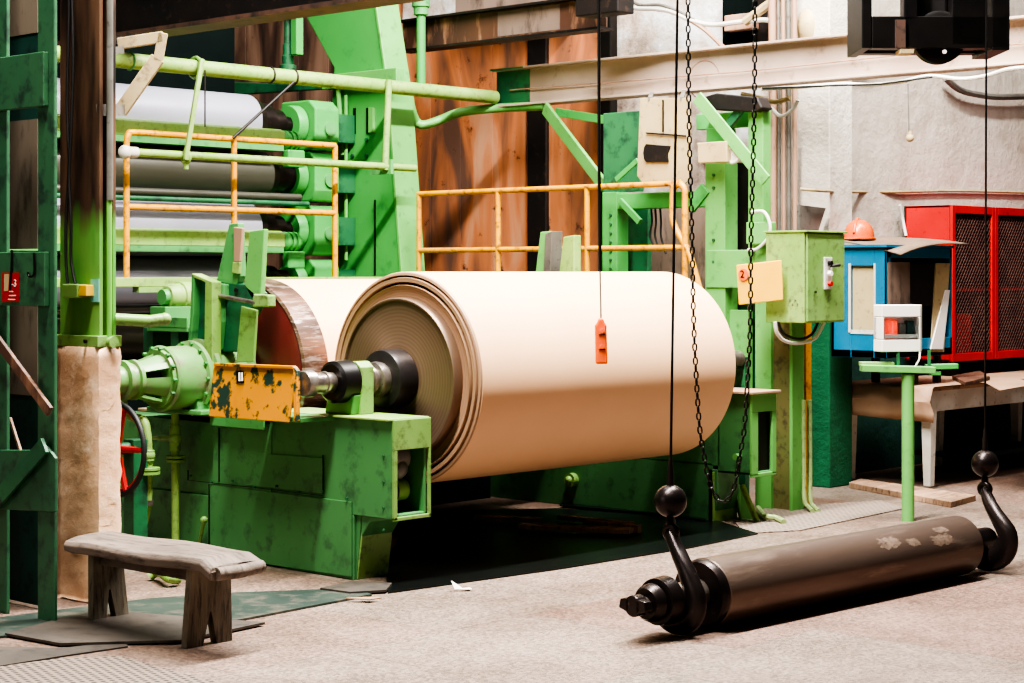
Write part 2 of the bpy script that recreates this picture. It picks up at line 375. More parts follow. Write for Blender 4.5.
def polyA(pts, a): return [pa(u, v, a) for u, v in pts]
def polyB(pts, b): return [pb(u, v, b) for u, v in pts]
def polyZ(pts, z=0.0): return [pz(u, v, z) for u, v in pts]
def smoothpts(pts, n=6):
    """Catmull-Rom through points"""
    P = [Vector(p) for p in pts]; out = []
    for i in range(len(P)-1):
        p0 = P[max(0,i-1)]; p1 = P[i]; p2 = P[i+1]; p3 = P[min(len(P)-1,i+2)]
        for k in range(n):
            t = k/n
            out.append(.5*((2*p1)+(p2-p0)*t+(2*p0-5*p1+4*p2-p3)*t*t+(3*p1-p0-3*p2+p3)*t**3))
    out.append(P[-1]); return out

# ================================================================ SETTING
struct(MB().box(-5,24,-8,21,-.2,0).build('floor', M['floor'], origin=(0,0,0)))
struct(MB().box(12.72,24,8.62,8.9,0,8).build('wall_right', M['wall_r']))
struct(MB().box(12.72,13.0,8.62,21,0,8).build('wall_back', M['wall_b']))
struct(MB().box(-5,13.0,21,21.3,0,8).build('wall_left', M['wall_l']))
struct(MB().box(-5,24,-8,21.3,8,8.2).build('ceiling', M['wall_l']))
struct(MB().box(12.47,12.8,8.18,8.74,0,8).build('trim_1', M['wall_col'], bevel=.01))

# rusted cladding sheets on the back wall
edges = [(600,1),(573,1),(545,1),(527,0),(494,1),(462,1),(432,1),(400,1),(366,1),(330,0),(300,0),(247,0),(205,0),(160,0),(110,0)]
seen = 0
names = ['rusted orange wall sheet just left of the dark cable, right of the dark post','rusted wall sheet right next to the dark wall post',None,
 'rusted orange wall sheet directly left of the dark wall post','brown streaked wall sheet above the yellow rail post','orange wall sheet with dark rust spots in the middle',
 'orange wall sheet with scorched patches beside the green frame','orange sheet partly behind the tapered green frame','brown sheet behind the tapered green frame',
 'dim brown wall sheet behind the green screw jack','dim brown wall sheet above the roll bearings','dim brown wall sheet left of the dark seam above the rolls',
 'dim brown wall sheet above the top steel roll','dim brown wall sheet beside the brown post']
for i in range(len(edges)-1):
    if names[i] is None: continue
    b0 = pa(edges[i][0], 200, 12.66).y+.003; b1 = pa(edges[i+1][0], 200, 12.66).y-.003
    top = 3.95 if edges[i][0] > 400 else 5.2
    o = MB().box(12.64, 12.70, b0, b1, 0, top+random.uniform(-.05,.05)).build('wall_sheet', M['rusty'] if edges[i][0] > 370 else M['rusty_dim'], bevel=.002)
    tag(o, names[i], 'wall sheet', 'rusted sheets cladding the back wall')
b0 = pa(546,200,12.6).y; b1 = pa(527,200,12.6).y
tag(MB().box(12.6,12.7,b0,b1,0,3.9).build('wall_post', M['dark_steel'], bevel=.01), 'dark vertical post between two rusted wall sheets', 'post')
b0 = pa(603,30,12.4).y; b1 = pa(590,30,12.4).y
tag(MB().box(12.5,12.6,b0,b1,0,4.6).build('wall_post', M['black'], bevel=.01), 'black post at the right end of the rusted sheets', 'post')

# ================================================================ PAPER REEL
RB, RZ, RR = 7.81, 1.087, .615
t = thing('paper_reel', 'huge reel of pale kraft paper lying across the two green stands', 'paper reel', (8.7,RB,0))
o_ = Vector((0,RB,RZ))
MB().lathe(o_, A_, [(7.50,.56),(7.50,.607),(7.507,.615),(9.875,.615),(9.88,.607),(9.88,.3)], 128).build('paper_roll', M['paper'], t, smooth=True)
M['rings_k'] = rings('kraft edge rings', S(150,116,90), S(164,128,100), .5, 0, 22, (0,0,-RZ))
M['rings_d'] = rings('brown disc rings', S(112,90,72), S(124,100,82), .38, .5, 15, (0,0,-RZ))
M['rings_d'].node_tree.nodes['Principled BSDF'].inputs['Anisotropic'].default_value = .7
_tn = M['rings_d'].node_tree.nodes.new('ShaderNodeTangent'); _tn.direction_type = 'RADIAL'; _tn.axis = 'X'
M['rings_d'].node_tree.links.new(_tn.outputs[0], M['rings_d'].node_tree.nodes['Principled BSDF'].inputs['Tangent'])
MB().lathe(o_, A_, [(7.50,.46),(7.495,.47),(7.50,.50),(7.485,.53),(7.478,.537),(7.50,.541),(7.50,.553),(7.484,.557),(7.482,.580),(7.50,.584),(7.50,.592),(7.488,.596),(7.492,.610),(7.51,.614)], 128).build('paper_edge', M['rings_k'], t, smooth=True)
MB().lathe(o_, A_, [(7.44,.10),(7.44,.20),(7.447,.21),(7.447,.445),(7.43,.452),(7.43,.460),(7.436,.465),(7.50,.468),(7.52,.4)], 128).build('end_disc', M['rings_d'], t, smooth=True)
MB().lathe(o_, A_, [(7.30,.06),(7.295,.13),(7.305,.165),(7.33,.172),(7.436,.172)], 64).build('core_hub', M['hub'], t, smooth=True)
sh = MB().lathe(o_, A_, [(6.72,.04),(6.72,.068),(6.73,.074),(6.78,.074),(6.79,.056),(6.86,.056),(6.865,.064),(6.88,.064),(6.885,.056),(6.93,.056),(7.14,.058),(7.145,.078),(7.165,.078),(7.17,.07),(7.185,.07),(7.19,.086),(7.21,.088),(7.215,.076),(7.23,.076),(7.24,.1),(7.27,.104),(7.30,.1)], 48).build('spool_shaft', M['shaft'], t, smooth=True)
MB().lathe(o_, A_, [(9.88,.3),(9.88,.17),(10.15,.17),(10.16,.08),(10.75,.06)], 40).build('spool_shaft', M['shaft'], t, smooth=True)

# ================================================================ DRUM BEHIND
DB, DZ, DR = 9.05, 1.07, .585
t = thing('winder_drum', 'large drum with dark red end disc and worn bronze rim behind the reel', 'drum', (8.6,DB,0))
o_ = Vector((0,DB,DZ))
MB().lathe(o_, A_, [(7.47,.40),(7.47,DR-.002),(7.48,DR),(9.95,DR),(9.95,.2)], 96).build('drum_paper', M['paper'], t, smooth=True)
MB().lathe(o_, A_, [(7.31,.555),(7.30,.562),(7.295,.572),(7.305,DR+.003),(7.44,DR+.005),(7.49,DR+.002)], 96).build('drum_rim', M['rim'], t, smooth=True)
MB().lathe(o_, A_, [(7.27,.12),(7.275,.30),(7.285,.47),(7.29,.53),(7.30,.562)], 96).build('end_disc', M['darkred'], t, smooth=True)
MB().lathe(o_, A_, [(9.9,.2),(10.6,.12)], 32).build('drum_shaft', M['shaft'], t, smooth=True)
MB().lathe(o_, A_, [(7.0,.1),(7.29,.12)], 32).build('drum_shaft', M['shaft'], t, smooth=True)

# ================================================================ NEAR STAND
t = thing('reel_stand', 'green steel stand under the near end of the paper reel', 'stand', (7.1,8.6,0))
m = MB()
m.box(6.98,7.22,7.66,10.2,.0,.36)           # pedestal
m.box(6.98,7.22,7.62,10.2,.36,.80)
m.box(6.98,7.22,7.35,7.62,.84,.895)        # top of the nose
m.box(6.98,7.00,7.35,7.62,.36,.84); m.box(7.20,7.22,7.35,7.62,.36,.84)
m.prism([(6.98,7.35,.36),(6.98,7.35,.385),(6.98,7.62,.385),(6.98,7.62,.24),(6.98,7.55,.33)], (.24,0,0))
m.prism([(6.98,7.62,.36),(6.98,7.66,.0),(6.98,7.70,.0),(6.98,7.70,.36)], (.24,0,0))
m.build('stand_body', M['green_stand'], t, bevel=.006)
m = MB(); m.box(6.962,6.98,7.35,8.36,.36,.895); m.box(6.962,6.98,7.66,8.25,.0,.36).box(6.955,6.98,8.36,8.9,.36,.83)
m.box(6.962,6.98,8.25,10.15,.02,.36)
m.build('side_panel', M['green_stand'], t, bevel=.004)
MB().prism(polyA([(245,452),(323,458),(323,494),(245,485.5)],6.953),(.010,0,0)).build('access_panel', M['green_stand'], t, bevel=.003)
MB().prism(polyA([(210,484),(351,502),(351,577),(210,556)],6.950),(.012,0,0)).build('access_panel', M['green_stand'], t, bevel=.003)
def seamq(m,u0,v0,u1,v1,a=6.9495,w=.0035): m.bar(pa(u0,v0,a),pa(u1,v1,a),.003,w*2,A_ if abs(u1-u0)>abs(v1-v0) else A_); return m
m = MB(); seamq(m,188,480,323,495.5); seamq(m,219,428,219,482); seamq(m,323,455,323,494); seamq(m,209,484,209,556); seamq(m,188,480,188,470)
m.build('seam', M['black'], t)
# nose end frame (lime)
m = MB(); m.box(6.96,7.24,7.335,7.352,.735,.90).box(6.96,6.985,7.335,7.352,.355,.735).box(7.222,7.24,7.335,7.352,.355,.735).box(6.96,7.24,7.335,7.352,.352,.372)
m.build('end_frame', M['lime'], t, bevel=.003)
m = MB(); m.prism([(6.985,7.655,.0),(6.985,7.607,.32),(7.215,7.607,.32),(7.215,7.655,.0)],(0,.012,.0)); m.build('foot_plate', M['lime'], t, bevel=.003)
m = MB(); m.box(6.93,7.24,7.35,8.36,.893,.905); m.build('top_plate', M['pale_lime'], t, bevel=.003)
m = MB(); m.box(6.90,7.24,8.36,8.86,.855,.875).box(6.90,6.912,8.36,8.86,.79,.86); m.build('top_plate', M['green'], t, bevel=.004)
m = MB(); m.box(6.92,7.26,8.88,9.6,.84,.856); m.build('top_plate', M['beige'], t, bevel=.003)
m = MB()
for i in range(8): m.cyl((6.95,7.7+.2*i,.45+.02*(i%2)),(6.938,7.7+.2*i,.45+.02*(i%2)),.007,8)
for z in (.12,.3,.56,.7): m.cyl((6.965,7.42,z+.3 if z<.2 else z),(6.955,7.42,z+.3 if z<.2 else z),.007,8)
m.build('bolt_row', M['green_dark'], t)
m = MB().cyl((7.05,7.50,.68),(7.16,7.50,.68),.085,24); m.sphere((7.10,7.46,.62),.06); m.build('guide_roller', M['grey'], t, smooth=True)
m = MB().cyl((7.06,7.48,.50),(7.16,7.48,.50),.06,24); m.build('guide_roller', M['lime'], t, smooth=True)
m = MB().torus((7.04,7.46,.50),(1,0,0),.06,.016); m.build('roller_chain', M['rubber'], t, smooth=True)
# bearing bracket
m = MB(); m.prism([(7.05,7.70,.905),(7.05,7.70,1.17),(7.05,7.74,1.20),(7.05,7.78,1.20),(7.05,7.86,1.13),(7.05,7.90,1.05),(7.05,7.94,.905)],(.10,0,0)); m.build('bearing_bracket', M['lime'], t, bevel=.006)
m = MB().lathe((0,RB,RZ), A_, [(6.93,.075),(6.925,.10),(6.94,.118),(7.05,.122)], 40); m.build('bearing_ring', M['black'], t, smooth=True)
m = MB().prism([(7.0,7.72,.905),(7.0,7.70,1.02),(7.0,7.92,1.0),(7.0,7.95,.905)],(.06,0,0)); m.build('bearing_seat', M['green'], t, bevel=.01)
# lever
p0 = pa(199,545,6.93); p1 = pa(204,520,6.88)
m = MB().tube([p0,p1],.012,10); m.sphere(p1,.022); m.build('lever', M['lime'], t, smooth=True)

# chipped orange plate leaning on the stand
pts = [pa(213.5,363,6.72),pa(293,366,6.72),pa(296.5,371,6.72),pa(295.5,422,6.72),pa(215.5,416,6.72)]
sg = thing('metal_plate', 'chipped orange metal plate leaning on top of the near green stand', 'plate', pa(255,422,6.74))
for i in (3,4): pts[i] = pts[i]+Vector((-.05,0,0))
MB().prism(pts,(.012,0,0)).build('plate_sheet', M['ochre'], sg, bevel=.004)
m = MB(); q = [pa(213.5,363,6.70),pa(292,366,6.70),pa(292,369,6.70),pa(213.5,366,6.70)]; m.prism(q,(.03,0,0))
q = [pa(293,366,6.695),pa(297,371,6.695),pa(296.5,421,6.66),pa(293.5,421,6.66)]; m.prism(q,(.025,0,0))
m.build('plate_flange', M['ochre'], sg, bevel=.002)
m = MB().prism([pa(236,371,6.705),pa(243,371.3,6.705),pa(243.5,383,6.695),pa(236.5,382.6,6.695)],(.006,0,0)); m.build('nameplate', M['black'], sg)
m = MB()
for u in (238.3,241): m.prism([pa(u,372.5,6.70),pa(u+1.3,372.5,6.70),pa(u+1.5,381,6.69),pa(u+.2,381,6.69)],(.004,0,0))
m.build('nameplate_mark', M['white'], sg)
p = pa(285,415,6.8)
MB().box(6.70,6.96,p.y-.25,p.y+.28,.875,.90).build('support_ledge', M['green'], t, bevel=.004)

# ================================================================ ARMS, HOUSING
t = thing('drive_housing', 'green flanged bearing housing on the shaft of the drum, left of the orange plate', 'housing', (6.8,DB,.86))
o_ = Vector((0,DB,DZ))
MB().lathe(o_, A_, [(6.33,.03),(6.325,.075),(6.34,.085),(6.40,.085),(6.405,.115),(6.43,.118),(6.435,.09),(6.47,.10),(6.475,.118),(6.50,.118)], 48).build('end_cap', M['housing'], t, smooth=True)
m = MB()
for k in range(5):
    a0 = 2*PI*k/5+.95; w = .44
    ring = []
    for (x, r) in ((6.48,.10),(6.68,.155)):
        for rr in (r, r-.018):
            for s_ in (-1,-.33,.33,1): ring.append(o_+Vector((x, rr*math.cos(a0+s_*w), rr*math.sin(a0+s_*w))))
    f = []
    for g in range(3):
        f += [(g,g+1,8+g+1,8+g),(4+g,12+g,12+g+1,4+g+1)]
    f += [(0,8,12,4),(3,7,15,11),(0,4,5,1),(1,5,6,2),(2,6,7,3),(8,9,13,12),(9,10,14,13),(10,11,15,14)]
    m.add(ring, f)
m.lathe(o_, A_, [(6.655,.12),(6.65,.172),(6.67,.176),(6.675,.15)], 48)
m.build('cone_cage', M['housing'], t, smooth=True)
MB().lathe(o_, A_, [(6.45,.045),(6.70,.06)], 24).build('inner_coupling', M['hook'], t, smooth=True)
MB().lathe(o_, A_, [(6.675,.10),(6.675,.188),(6.685,.196),(6.70,.192),(6.705,.186),(6.88,.19),(6.885,.218),(6.91,.22),(6.915,.20),(6.94,.20),(6.945,.228),(6.975,.228),(6.98,.19),(7.2,.185),(7.22,.21),(7.25,.21),(7.25,.1)], 64).build('barrel', M['housing'], t, smooth=True)
for k in range(14):
    an = 2*PI*k/14
    for (x, r) in ((6.655,.182),(6.88,.206)):
        if math.sin(an) < -.75: continue
        c = o_+Vector((x, r*math.cos(an), r*math.sin(an))); MB().cyl(c+A_*.01, c+A_*-.014, .010, 8).build('bolt', M['green'], t)
m = MB().prism([(6.84,DB-.17,.85),(6.84,DB-.13,1.0),(6.84,DB+.13,1.0),(6.84,DB+.2,.85)],(.38,0,0)); m.box(6.8,7.22,DB-.24,DB+.3,.855,.885); m.build('foot_bracket', M['green'], t, bevel=.006)

t = thing('swing_arm', 'forked green swing arm rising behind the orange plate', 'swing arm', (7.1,8.95,.86))
a0 = 7.04
m = MB().prism(polyA([(212,352),(213,325),(213,300),(216,279),(222,281),(246,285),(255,293),(251,308),(243,322),(240,352)],a0),(.10,0,0)); m.build('arm_body', M['green_dark'], t, bevel=.008)
m = MB().prism(polyA([(216.5,280),(229,223.6),(238,223),(240,276),(236,286),(222,284)],a0),(.05,0,0)); m.build('fork_prong', M['green'], t, bevel=.006)
m = MB().prism(polyA([(244,284),(249.5,231),(264,229),(260.5,298),(252,300)],a0),(.035,0,0)); m.build('fork_prong', M['green_light'], t, bevel=.006)
m = MB().prism(polyA([(233.5,227),(242,228),(239.5,262),(233.5,262)],a0-.02),(.022,0,0)); m.build('wear_strip', M['kraft_flat'], t, bevel=.004)
m = MB().prism(polyA([(232.5,262),(239.5,262),(238.5,274),(231.5,273)],a0-.02),(.022,0,0)); m.build('wear_strip', M['pale_lime'], t, bevel=.004)
m = MB().prism(polyA([(241,306),(256,310),(253,362),(236,362)],a0-.01),(.02,0,0)); m.build('arm_flange', M['lime'], t, bevel=.004)
m = MB().prism(polyA([(216,290),(219,290),(220,322),(217,350),(213,350),(216,322)],a0-.05),(.05,0,0)); m.build('arm_web', M['green'], t, bevel=.006)
m = MB().prism(polyA([(253,294),(268,295),(268,307),(252,307)],a0-.06),(.06,0,0)); m.build('latch_block', M['lime'], t, bevel=.008)
m = MB().prism(polyA([(213,283),(224,284),(224,298),(213,297)],a0-.04),(.045,0,0)); m.build('latch_block', M['green'], t, bevel=.008)
m = MB().tube([pa(220,296,a0-.05),pa(256,303,a0-.05)],.014); m.build('pivot_pin', M['shaft'], t, smooth=True)
m = MB().tube([pa(236,290,a0-.02),pa(236,290,a0+.01)],.012); m.build('pin_hole', M['black'], t)
t = thing('channel_arm', 'short green channel arm standing left of the forked arm', 'channel arm', (6.95,9.35,.86))
m = MB().prism(polyA([(192.5,274.5),(207,281),(205,362),(187,362),(191.5,315)],6.98),(.02,0,0)); m.build('channel_web', M['green_dark'], t, bevel=.004)
m = MB().prism(polyA([(205,281),(212,284),(212,362),(204,362)],6.93),(.07,0,0)); m.build('channel_flange', M['pale_lime'], t, bevel=.004)  # paler paint puts the lit side of the channel into the colour
m = MB().prism(polyA([(191.5,274),(194,275.5),(193,315),(189,362),(186,362),(190,315)],6.93),(.07,0,0)); m.build('channel_flange', M['green'], t, bevel=.004)
m = MB().prism(polyA([(192,273.5),(212,282),(212,285),(192,277)],6.93),(.07,0,0)); m.build('channel_flange', M['pale_lime'], t, bevel=.003)
# gear motor
q = pa(178,297,7.35)
t = thing('gear_motor', 'small round green gear motor on a bracket left of the channel arm', 'motor', (q.x,q.y,1.3))
MB().lathe(q-A_*.1, A_, [(0,.03),(.01,.07),(.04,.085),(.1,.088),(.105,.098),(.24,.098),(.25,.07)], 32).build('motor_body', M['pale_lime'], t, smooth=True)
MB().lathe(q-A_*.13, A_, [(0,.02),(.0,.05),(.06,.055)], 24).build('motor_cap', M['green'], t, smooth=True)
r0 = pa(152,318,7.22); r1 = pa(192,329,7.22)
MB().box(7.18,7.5,r1.y,r0.y,r1.z,r1.z+.012).box(7.18,7.195,r1.y,r0.y,r1.z-.02,r0.z+.01).box(7.19,7.45,q.y-.08,q.y+.08,r1.z+.01,q.z-.06).build('base_plate', M['green'], t, bevel=.004)
r2 = pa(158,335,7.3)
MB().box(7.22,7.42,r2.y-.05,r2.y+.05,.86,r1.z).box(7.2,7.44,q.y-.2,q.y-.12,.86,r1.z).build('pedestal', M['green_dark'], t, bevel=.004)

# pipes by the stand
t = thing('valve_pipe', 'pale green riser pipe with tee and flange in front of the near stand', 'pipe', pa(176,560,6.85))
m = MB().tube([pa(175,400,6.85),pa(175.5,556,6.85)],.024,12); m.build('pipe', M['pale_lime'], t, smooth=True)
m = MB().tube([pa(175.5,438,6.85),pa(160,438,6.85)],.02,12); m.sphere(pa(175.5,438,6.85),.04); m.cyl(pa(175,425,6.85),pa(175,451,6.85),.034,12); m.build('tee_joint', M['lime'], t, smooth=True)
m = MB().tube([pa(162,438,6.85),pa(153,438,6.85)],[.016,.01],10); m.build('spout', M['pale_lime'], t, smooth=True)
c = pa(176,458,6.85); MB().cyl(c,c+Z_*.014,.058,20).cyl(c-Z_*.024,c-Z_*.008,.058,20).build('flange', M['lime'], t, smooth=True)
t = thing('bent_pipe', 'bent pale green pipe with a bolted flange beside the wrapped post', 'pipe', pa(150,560,6.55))
m = MB().tube(smoothpts([pa(122,392,6.55),pa(124,407,6.55),pa(132,417,6.55),pa(143,420,6.55),pa(147,433,6.55),pa(148,452,6.55),pa(148,480,6.55),pa(147,505,6.55),pa(142,530,6.55),pa(138,556,6.55)]),.026,12); m.build('pipe', M['pale_lime'], t, smooth=True)
c = pa(148,452,6.55); MB().cyl(c+Z_*.01,c-Z_*.05,.038,14).sphere(c-Z_*.02,.042).build('coupling', M['lime'], t, smooth=True)
c = pa(148,470,6.55); MB().cyl(c,c+Z_*.014,.07,20).cyl(c-Z_*.024,c-Z_*.008,.07,20).build('flange', M['lime'], t, smooth=True)
c = pa(147,500,6.55); MB().cyl(c,c-Z_*.03,.036,14).build('coupling', M['plate_b'], t, smooth=True)
tag(MB().tube(smoothpts([pz(178,580,.03)*1+Vector((0,0,0)),pz(168,578,.05),pz(158,572,.05),pz(150,577,.02)]),.025,10).build('floor_hose', M['pale_lime'], smooth=True), 'short curved pale green hose on the floor behind the bench', 'hose')
hw = pa(117,449,6.35)
t = thing('handwheel', 'red spoked handwheel with a black rim half hidden by the wrapped post', 'handwheel', (hw.x,hw.y,hw.z-.27))
MB().torus(hw, A_, .262, .016, 40, 10).build('rim', M['rubber'], t, smooth=True)
m = MB()
for k in range(5):
    an = -PI/2+2*PI*k/5-.35
    m.tube([hw, hw+Vector((0,math.cos(an),math.sin(an)))*.25],[.022,.016],8)
m.torus(hw+A_*.012, A_, .24, .012, 40, 8)
m.build('spokes', M['redpaint'], t, smooth=True)
MB().cyl(hw-A_*.03,hw+A_*.14,.035,16).build('wheel_stem', M['green_dark'], t, smooth=True)
MB().box(hw.x+.08,hw.x+.18,hw.y-.05,hw.y+.05,0,hw.z+.05).build('wheel_pedestal', M['green_dark'], t, bevel=.005)

# ================================================================ FAR STAND
t = thing('reel_stand', 'dark green stand under the far right end of the paper reel', 'stand', (10.4,8.6,0))
MB().box(10.25,10.5,7.66,9.8,0,.40).box(10.25,10.5,7.60,9.8,.38,.88).box(10.25,10.27,7.34,7.62,.34,.88).box(10.48,10.5,7.34,7.62,.34,.88).box(10.25,10.5,7.34,7.62,.34,.36).prism([(10.25,7.62,.36),(10.25,7.62,.2),(10.25,7.66,.0),(10.25,7.7,0),(10.25,7.7,.36)],(.25,0,0)).build('stand_body', M['green_stand'], t, bevel=.006)
MB().box(10.235,10.52,7.325,7.345,.76,.885).box(10.235,10.31,7.325,7.345,.335,.76).box(10.47,10.52,7.325,7.345,.335,.76).box(10.235,10.52,7.325,7.345,.325,.35).build('end_frame', M['green_light'], t, bevel=.004)
MB().box(10.29,10.48,7.355,7.36,.36,.75).build('dark_recess', M['black'], t)  # black sheet stands for the shade inside the end opening
MB().box(10.24,10.51,7.645,7.66,0,.34).build('foot_plate', M['lime'], t, bevel=.003)
MB().box(10.20,10.54,7.30,7.8,.883,.90).build('top_plate', M['kraft_flat'], t, bevel=.003)
c = pa(569,480,10.2); MB().cyl(c,c+A_*.06,.05,16).sphere(c,.03).build('valve_cap', M['lime'], t, smooth=True)
c = pa(735,457,10.2); MB().cyl(c,c+A_*.06,.022,12).build('bolt', M['green_light'], t, smooth=True)
MB().prism([(10.33,7.72,.9),(10.33,7.72,1.16),(10.33,7.86,1.18),(10.33,7.95,.9)],(.1,0,0)).build('bearing_bracket', M['green'], t, bevel=.006)

tag(MB().box(10.75,10.8,7.75,9.5,0,1.1).build('rear_panel', M['green_dark']), 'dark green panel added for the shade between the far stand and the green column', 'panel')  # sheet added to darken the gap between stand and column
# bases beyond/at foot
t = thing('slanted_brace', 'small slanted green brace standing on the floor by the far stand', 'brace', pz(748,520))
p = pz(738,522); q = pz(757,520)
MB().prism([pz(741,520),pz(759,521),W(741,485,12.9),W(735,487,12.9)],(.04,.05,0)).build('brace_plate', M['green_light'], t, bevel=.004)
MB().bar(pz(757,521,.01),W(742,485,12.8),.03,.03).build('brace_edge', M['pale_lime'], t, bevel=.003)
tag(MB().tube(smoothpts([W(758,508,13.2),pz(765,516,.04),pz(776,518,.03),pz(784,522,.02)]),.02,8).build('floor_pipe', M['conduit_g'], smooth=True), 'short pale pipe bending onto the floor at the foot of the green column', 'pipe')

# ================================================================ far green column, frame
t = thing('machine_column', 'light green channel column standing behind the chain and below the control cabinet', 'column', (11.12,7.73,0))
MB().box(11.05,11.20,pa(771,400,11.05).y,pa(755,400,11.05).y,0,1.96).build('flange', M['green_light'], t, bevel=.004)
MB().box(11.08,11.10,7.58,pa(771,400,11.05).y,0,1.96).build('web', M['olive'], t)
MB().box(11.05,11.20,7.56,7.585,0,1.96).build('flange', M['green_light'], t, bevel=.004)
t = thing('machine_frame', 'tall green welded frame behind the far end of the reel', 'frame', (11.3,8.6,0))
def arect(m, u0, v0, u1, v1, a, th):
    p = pa(u0,v0,a); q = pa(u1,v0,a); 
    k = pa((u0+u1)/2, v1, a); 
    zt = pa((u0+u1)/2, v0, a).z; zb = k.z
    m.box(a, a+th, q.y, p.y, zb, zt); return m
arect(MB(),705,163,725,520,11.12,.16).build('upright', M['green_light'], t, bevel=.006)
arect(MB(),602,192,617,470,11.12,.14).build('upright', M['green_frame'], t, bevel=.006)
arect(MB(),617,192,706,208,11.12,.14).build('cross_beam', M['green_frame'], t, bevel=.006)
arect(MB(),706,250,750,288,11.11,.10).build('cross_beam', M['green_light'], t, bevel=.006)
arect(MB(),617,208,648,290,11.38,.05).build('back_plate', M['green_dark'], t, bevel=.006)
arect(MB(),696,112,762,128,11.22,.06).build('back_plate', M['green_frame'], t, bevel=.006)
arect(MB(),603,112,640,192,11.30,.05).build('back_plate', M['green_dark'], t, bevel=.006)
arect(MB(),748,110,763,300,11.12,.10).build('upright', M['green_light'], t, bevel=.006)
arect(MB(),706,128,725,165,11.15,.14).build('upright', M['green_frame'], t, bevel=.006)
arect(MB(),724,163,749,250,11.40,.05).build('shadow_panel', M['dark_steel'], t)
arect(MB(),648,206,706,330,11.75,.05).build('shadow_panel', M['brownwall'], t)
arect(MB(),724,288,758,400,11.30,.05).build('back_plate', M['green_dark'], t)
arect(MB(),727,310,748,395,11.18,.06).build('lower_plate', M['green_light'], t, bevel=.004)
MB().bar(pa(620,198,11.1)+Vector((0,0,-.02)),pa(640,222,11.1),.03,.05).build('gusset', M['green_frame'], t, bevel=.004)
MB().bar(pa(690,208,11.12),pa(706,188,11.12),.03,.1).build('gusset', M['green_frame'], t, bevel=.004)
MB().bar(pa(616,180,11.1),pa(638,160,11.1),.02,.04).build('gusset', M['green_frame'], t, bevel=.004)
m = MB()
for k in range(7):
    c = pa(611,215+k*9,11.12); m.cyl(c,c-A_*.012,.012,8)
for v in (105,118,240,262): 
    c = pa(714,v+70 if v<200 else v,11.12); m.cyl(c,c-A_*.012,.012,8)
m.build('rivet_row', M['green_dark'], t)
MB().prism(polyA([(703,97),(716,93),(757,97),(762,108),(755,112),(712,110)],11.05),(.14,0,0)).build('hood', M['dark_steel'], t, bevel=.01)
MB().bar(pa(726,128,11.1),pa(745,104,11.1),.03,.06).build('gusset', M['green_dark'], t)
for k,(u0,lb) in enumerate(((651,'black wire hanging in the frame opening, leftmost of three'),(655,'black wire hanging in the frame opening, middle of three'),(660,'black wire hanging in the frame opening, rightmost of three'))):
    tag(MB().tube(smoothpts([pa(u0,206,11.25),pa(u0+1,222,11.22),pa(u0-1+k,236,11.22),pa(u0+4+k,248+3*k,11.22)]),.008,6).build('hanging_wire', M['rubber'], smooth=True), lb, 'wire')
# sheet with a slot hung on the frame
t = thing('slotted_sheet', 'beige sheet with a dark rounded slot hanging on the green frame', 'sheet', pa(665,188,11.0))
m = MB().prism(polyA([(640,98),(690,98),(690,178),(683,186),(645,186),(637,176)],11.0),(.012,0,0)); m.build('sheet', M['beige'], t, bevel=.003)
pts = [(643+3*math.cos(x),153+9*math.sin(x)) for x in [PI/2+PI*i/8 for i in range(9)]]
m = MB().prism(polyA([(646,144),(670,146),(667,154),(668,162),(646,162)]+[(644,159),(643,153),(644,147)],10.985),(.012,0,0)); m.build('slot', M['dark_steel'], t)
MB().bar(pa(650,99,11.0),pa(652,94,11.9),.03,.03).build('hanger', M['grey'], t)
MB().bar(pa(682,99,11.0),pa(684,92,11.9),.03,.03).build('hanger', M['grey'], t)
m = MB().bar(pa(646,133,10.99),pa(686,136,10.99),.01,.012); m.bar(pa(663,100,10.99),pa(663,132,10.99),.01,.01); m.build('marking_line', M['dark_steel'], t)
t = thing('wall_fan_box', 'small beige box with a round white gauge fixed to the green frame', 'box', pa(712,163,11.0))
m = MB().prism(polyA([(697,143),(726,141),(727,162),(698,163)],10.95),(.1,0,0)); m.build('case', M['beige'], t, bevel=.006)
c = pa(733,155,11.0); MB().torus(c, A_, .055,.014,24,8).cyl(c-A_*.0,c+A_*.03,.05,20).build('gauge', M['cable_w'], t, smooth=True)
m = MB().bar(pa(727,146,11.0),pa(727,160,11.0),.02,.02); m.build('clip', M['grey'], t)

tag(MB().bar(pa(697,97,10.98),pa(766,181,10.98),.02,.095).build('brace_bar', M['green_light'], bevel=.004), 'slanted light green brace between the dusty beam and the frame, behind the chains', 'brace')
tag(MB().bar(pa(545,108,11.85),pa(604,186,11.5),.03,.11).build('brace_bar', M['green_light'], bevel=.004), 'slanted light green brace left of the dark cable under the beam', 'brace')
tag(MB().bar(pa(556,112,11.9),pa(606,120,11.9),.03,.07).build('bracket_bar', M['green_frame'], bevel=.004), 'short horizontal green bar under the dusty beam', 'bar')
# cable loop at frame
tag(MB().tube(smoothpts([pa(752,212,11.0),pa(764,212,11.0),pa(770,225,11.0),pa(768,238,11.0),pa(757,249,11.0),pa(748,250,11.0)]),.012,8).build('cable_loop', M['cable_w'], smooth=True), 'white cable looping on the green frame above the control cabinet', 'cable')
arect(MB(),748,222,766,246,11.05,.07)
tag(arect(MB(),746,222,768,244,11.0,.1).build('switch_box', M['green_light'], bevel=.006), 'small pale green switch box in the loop of white cable', 'switch box')

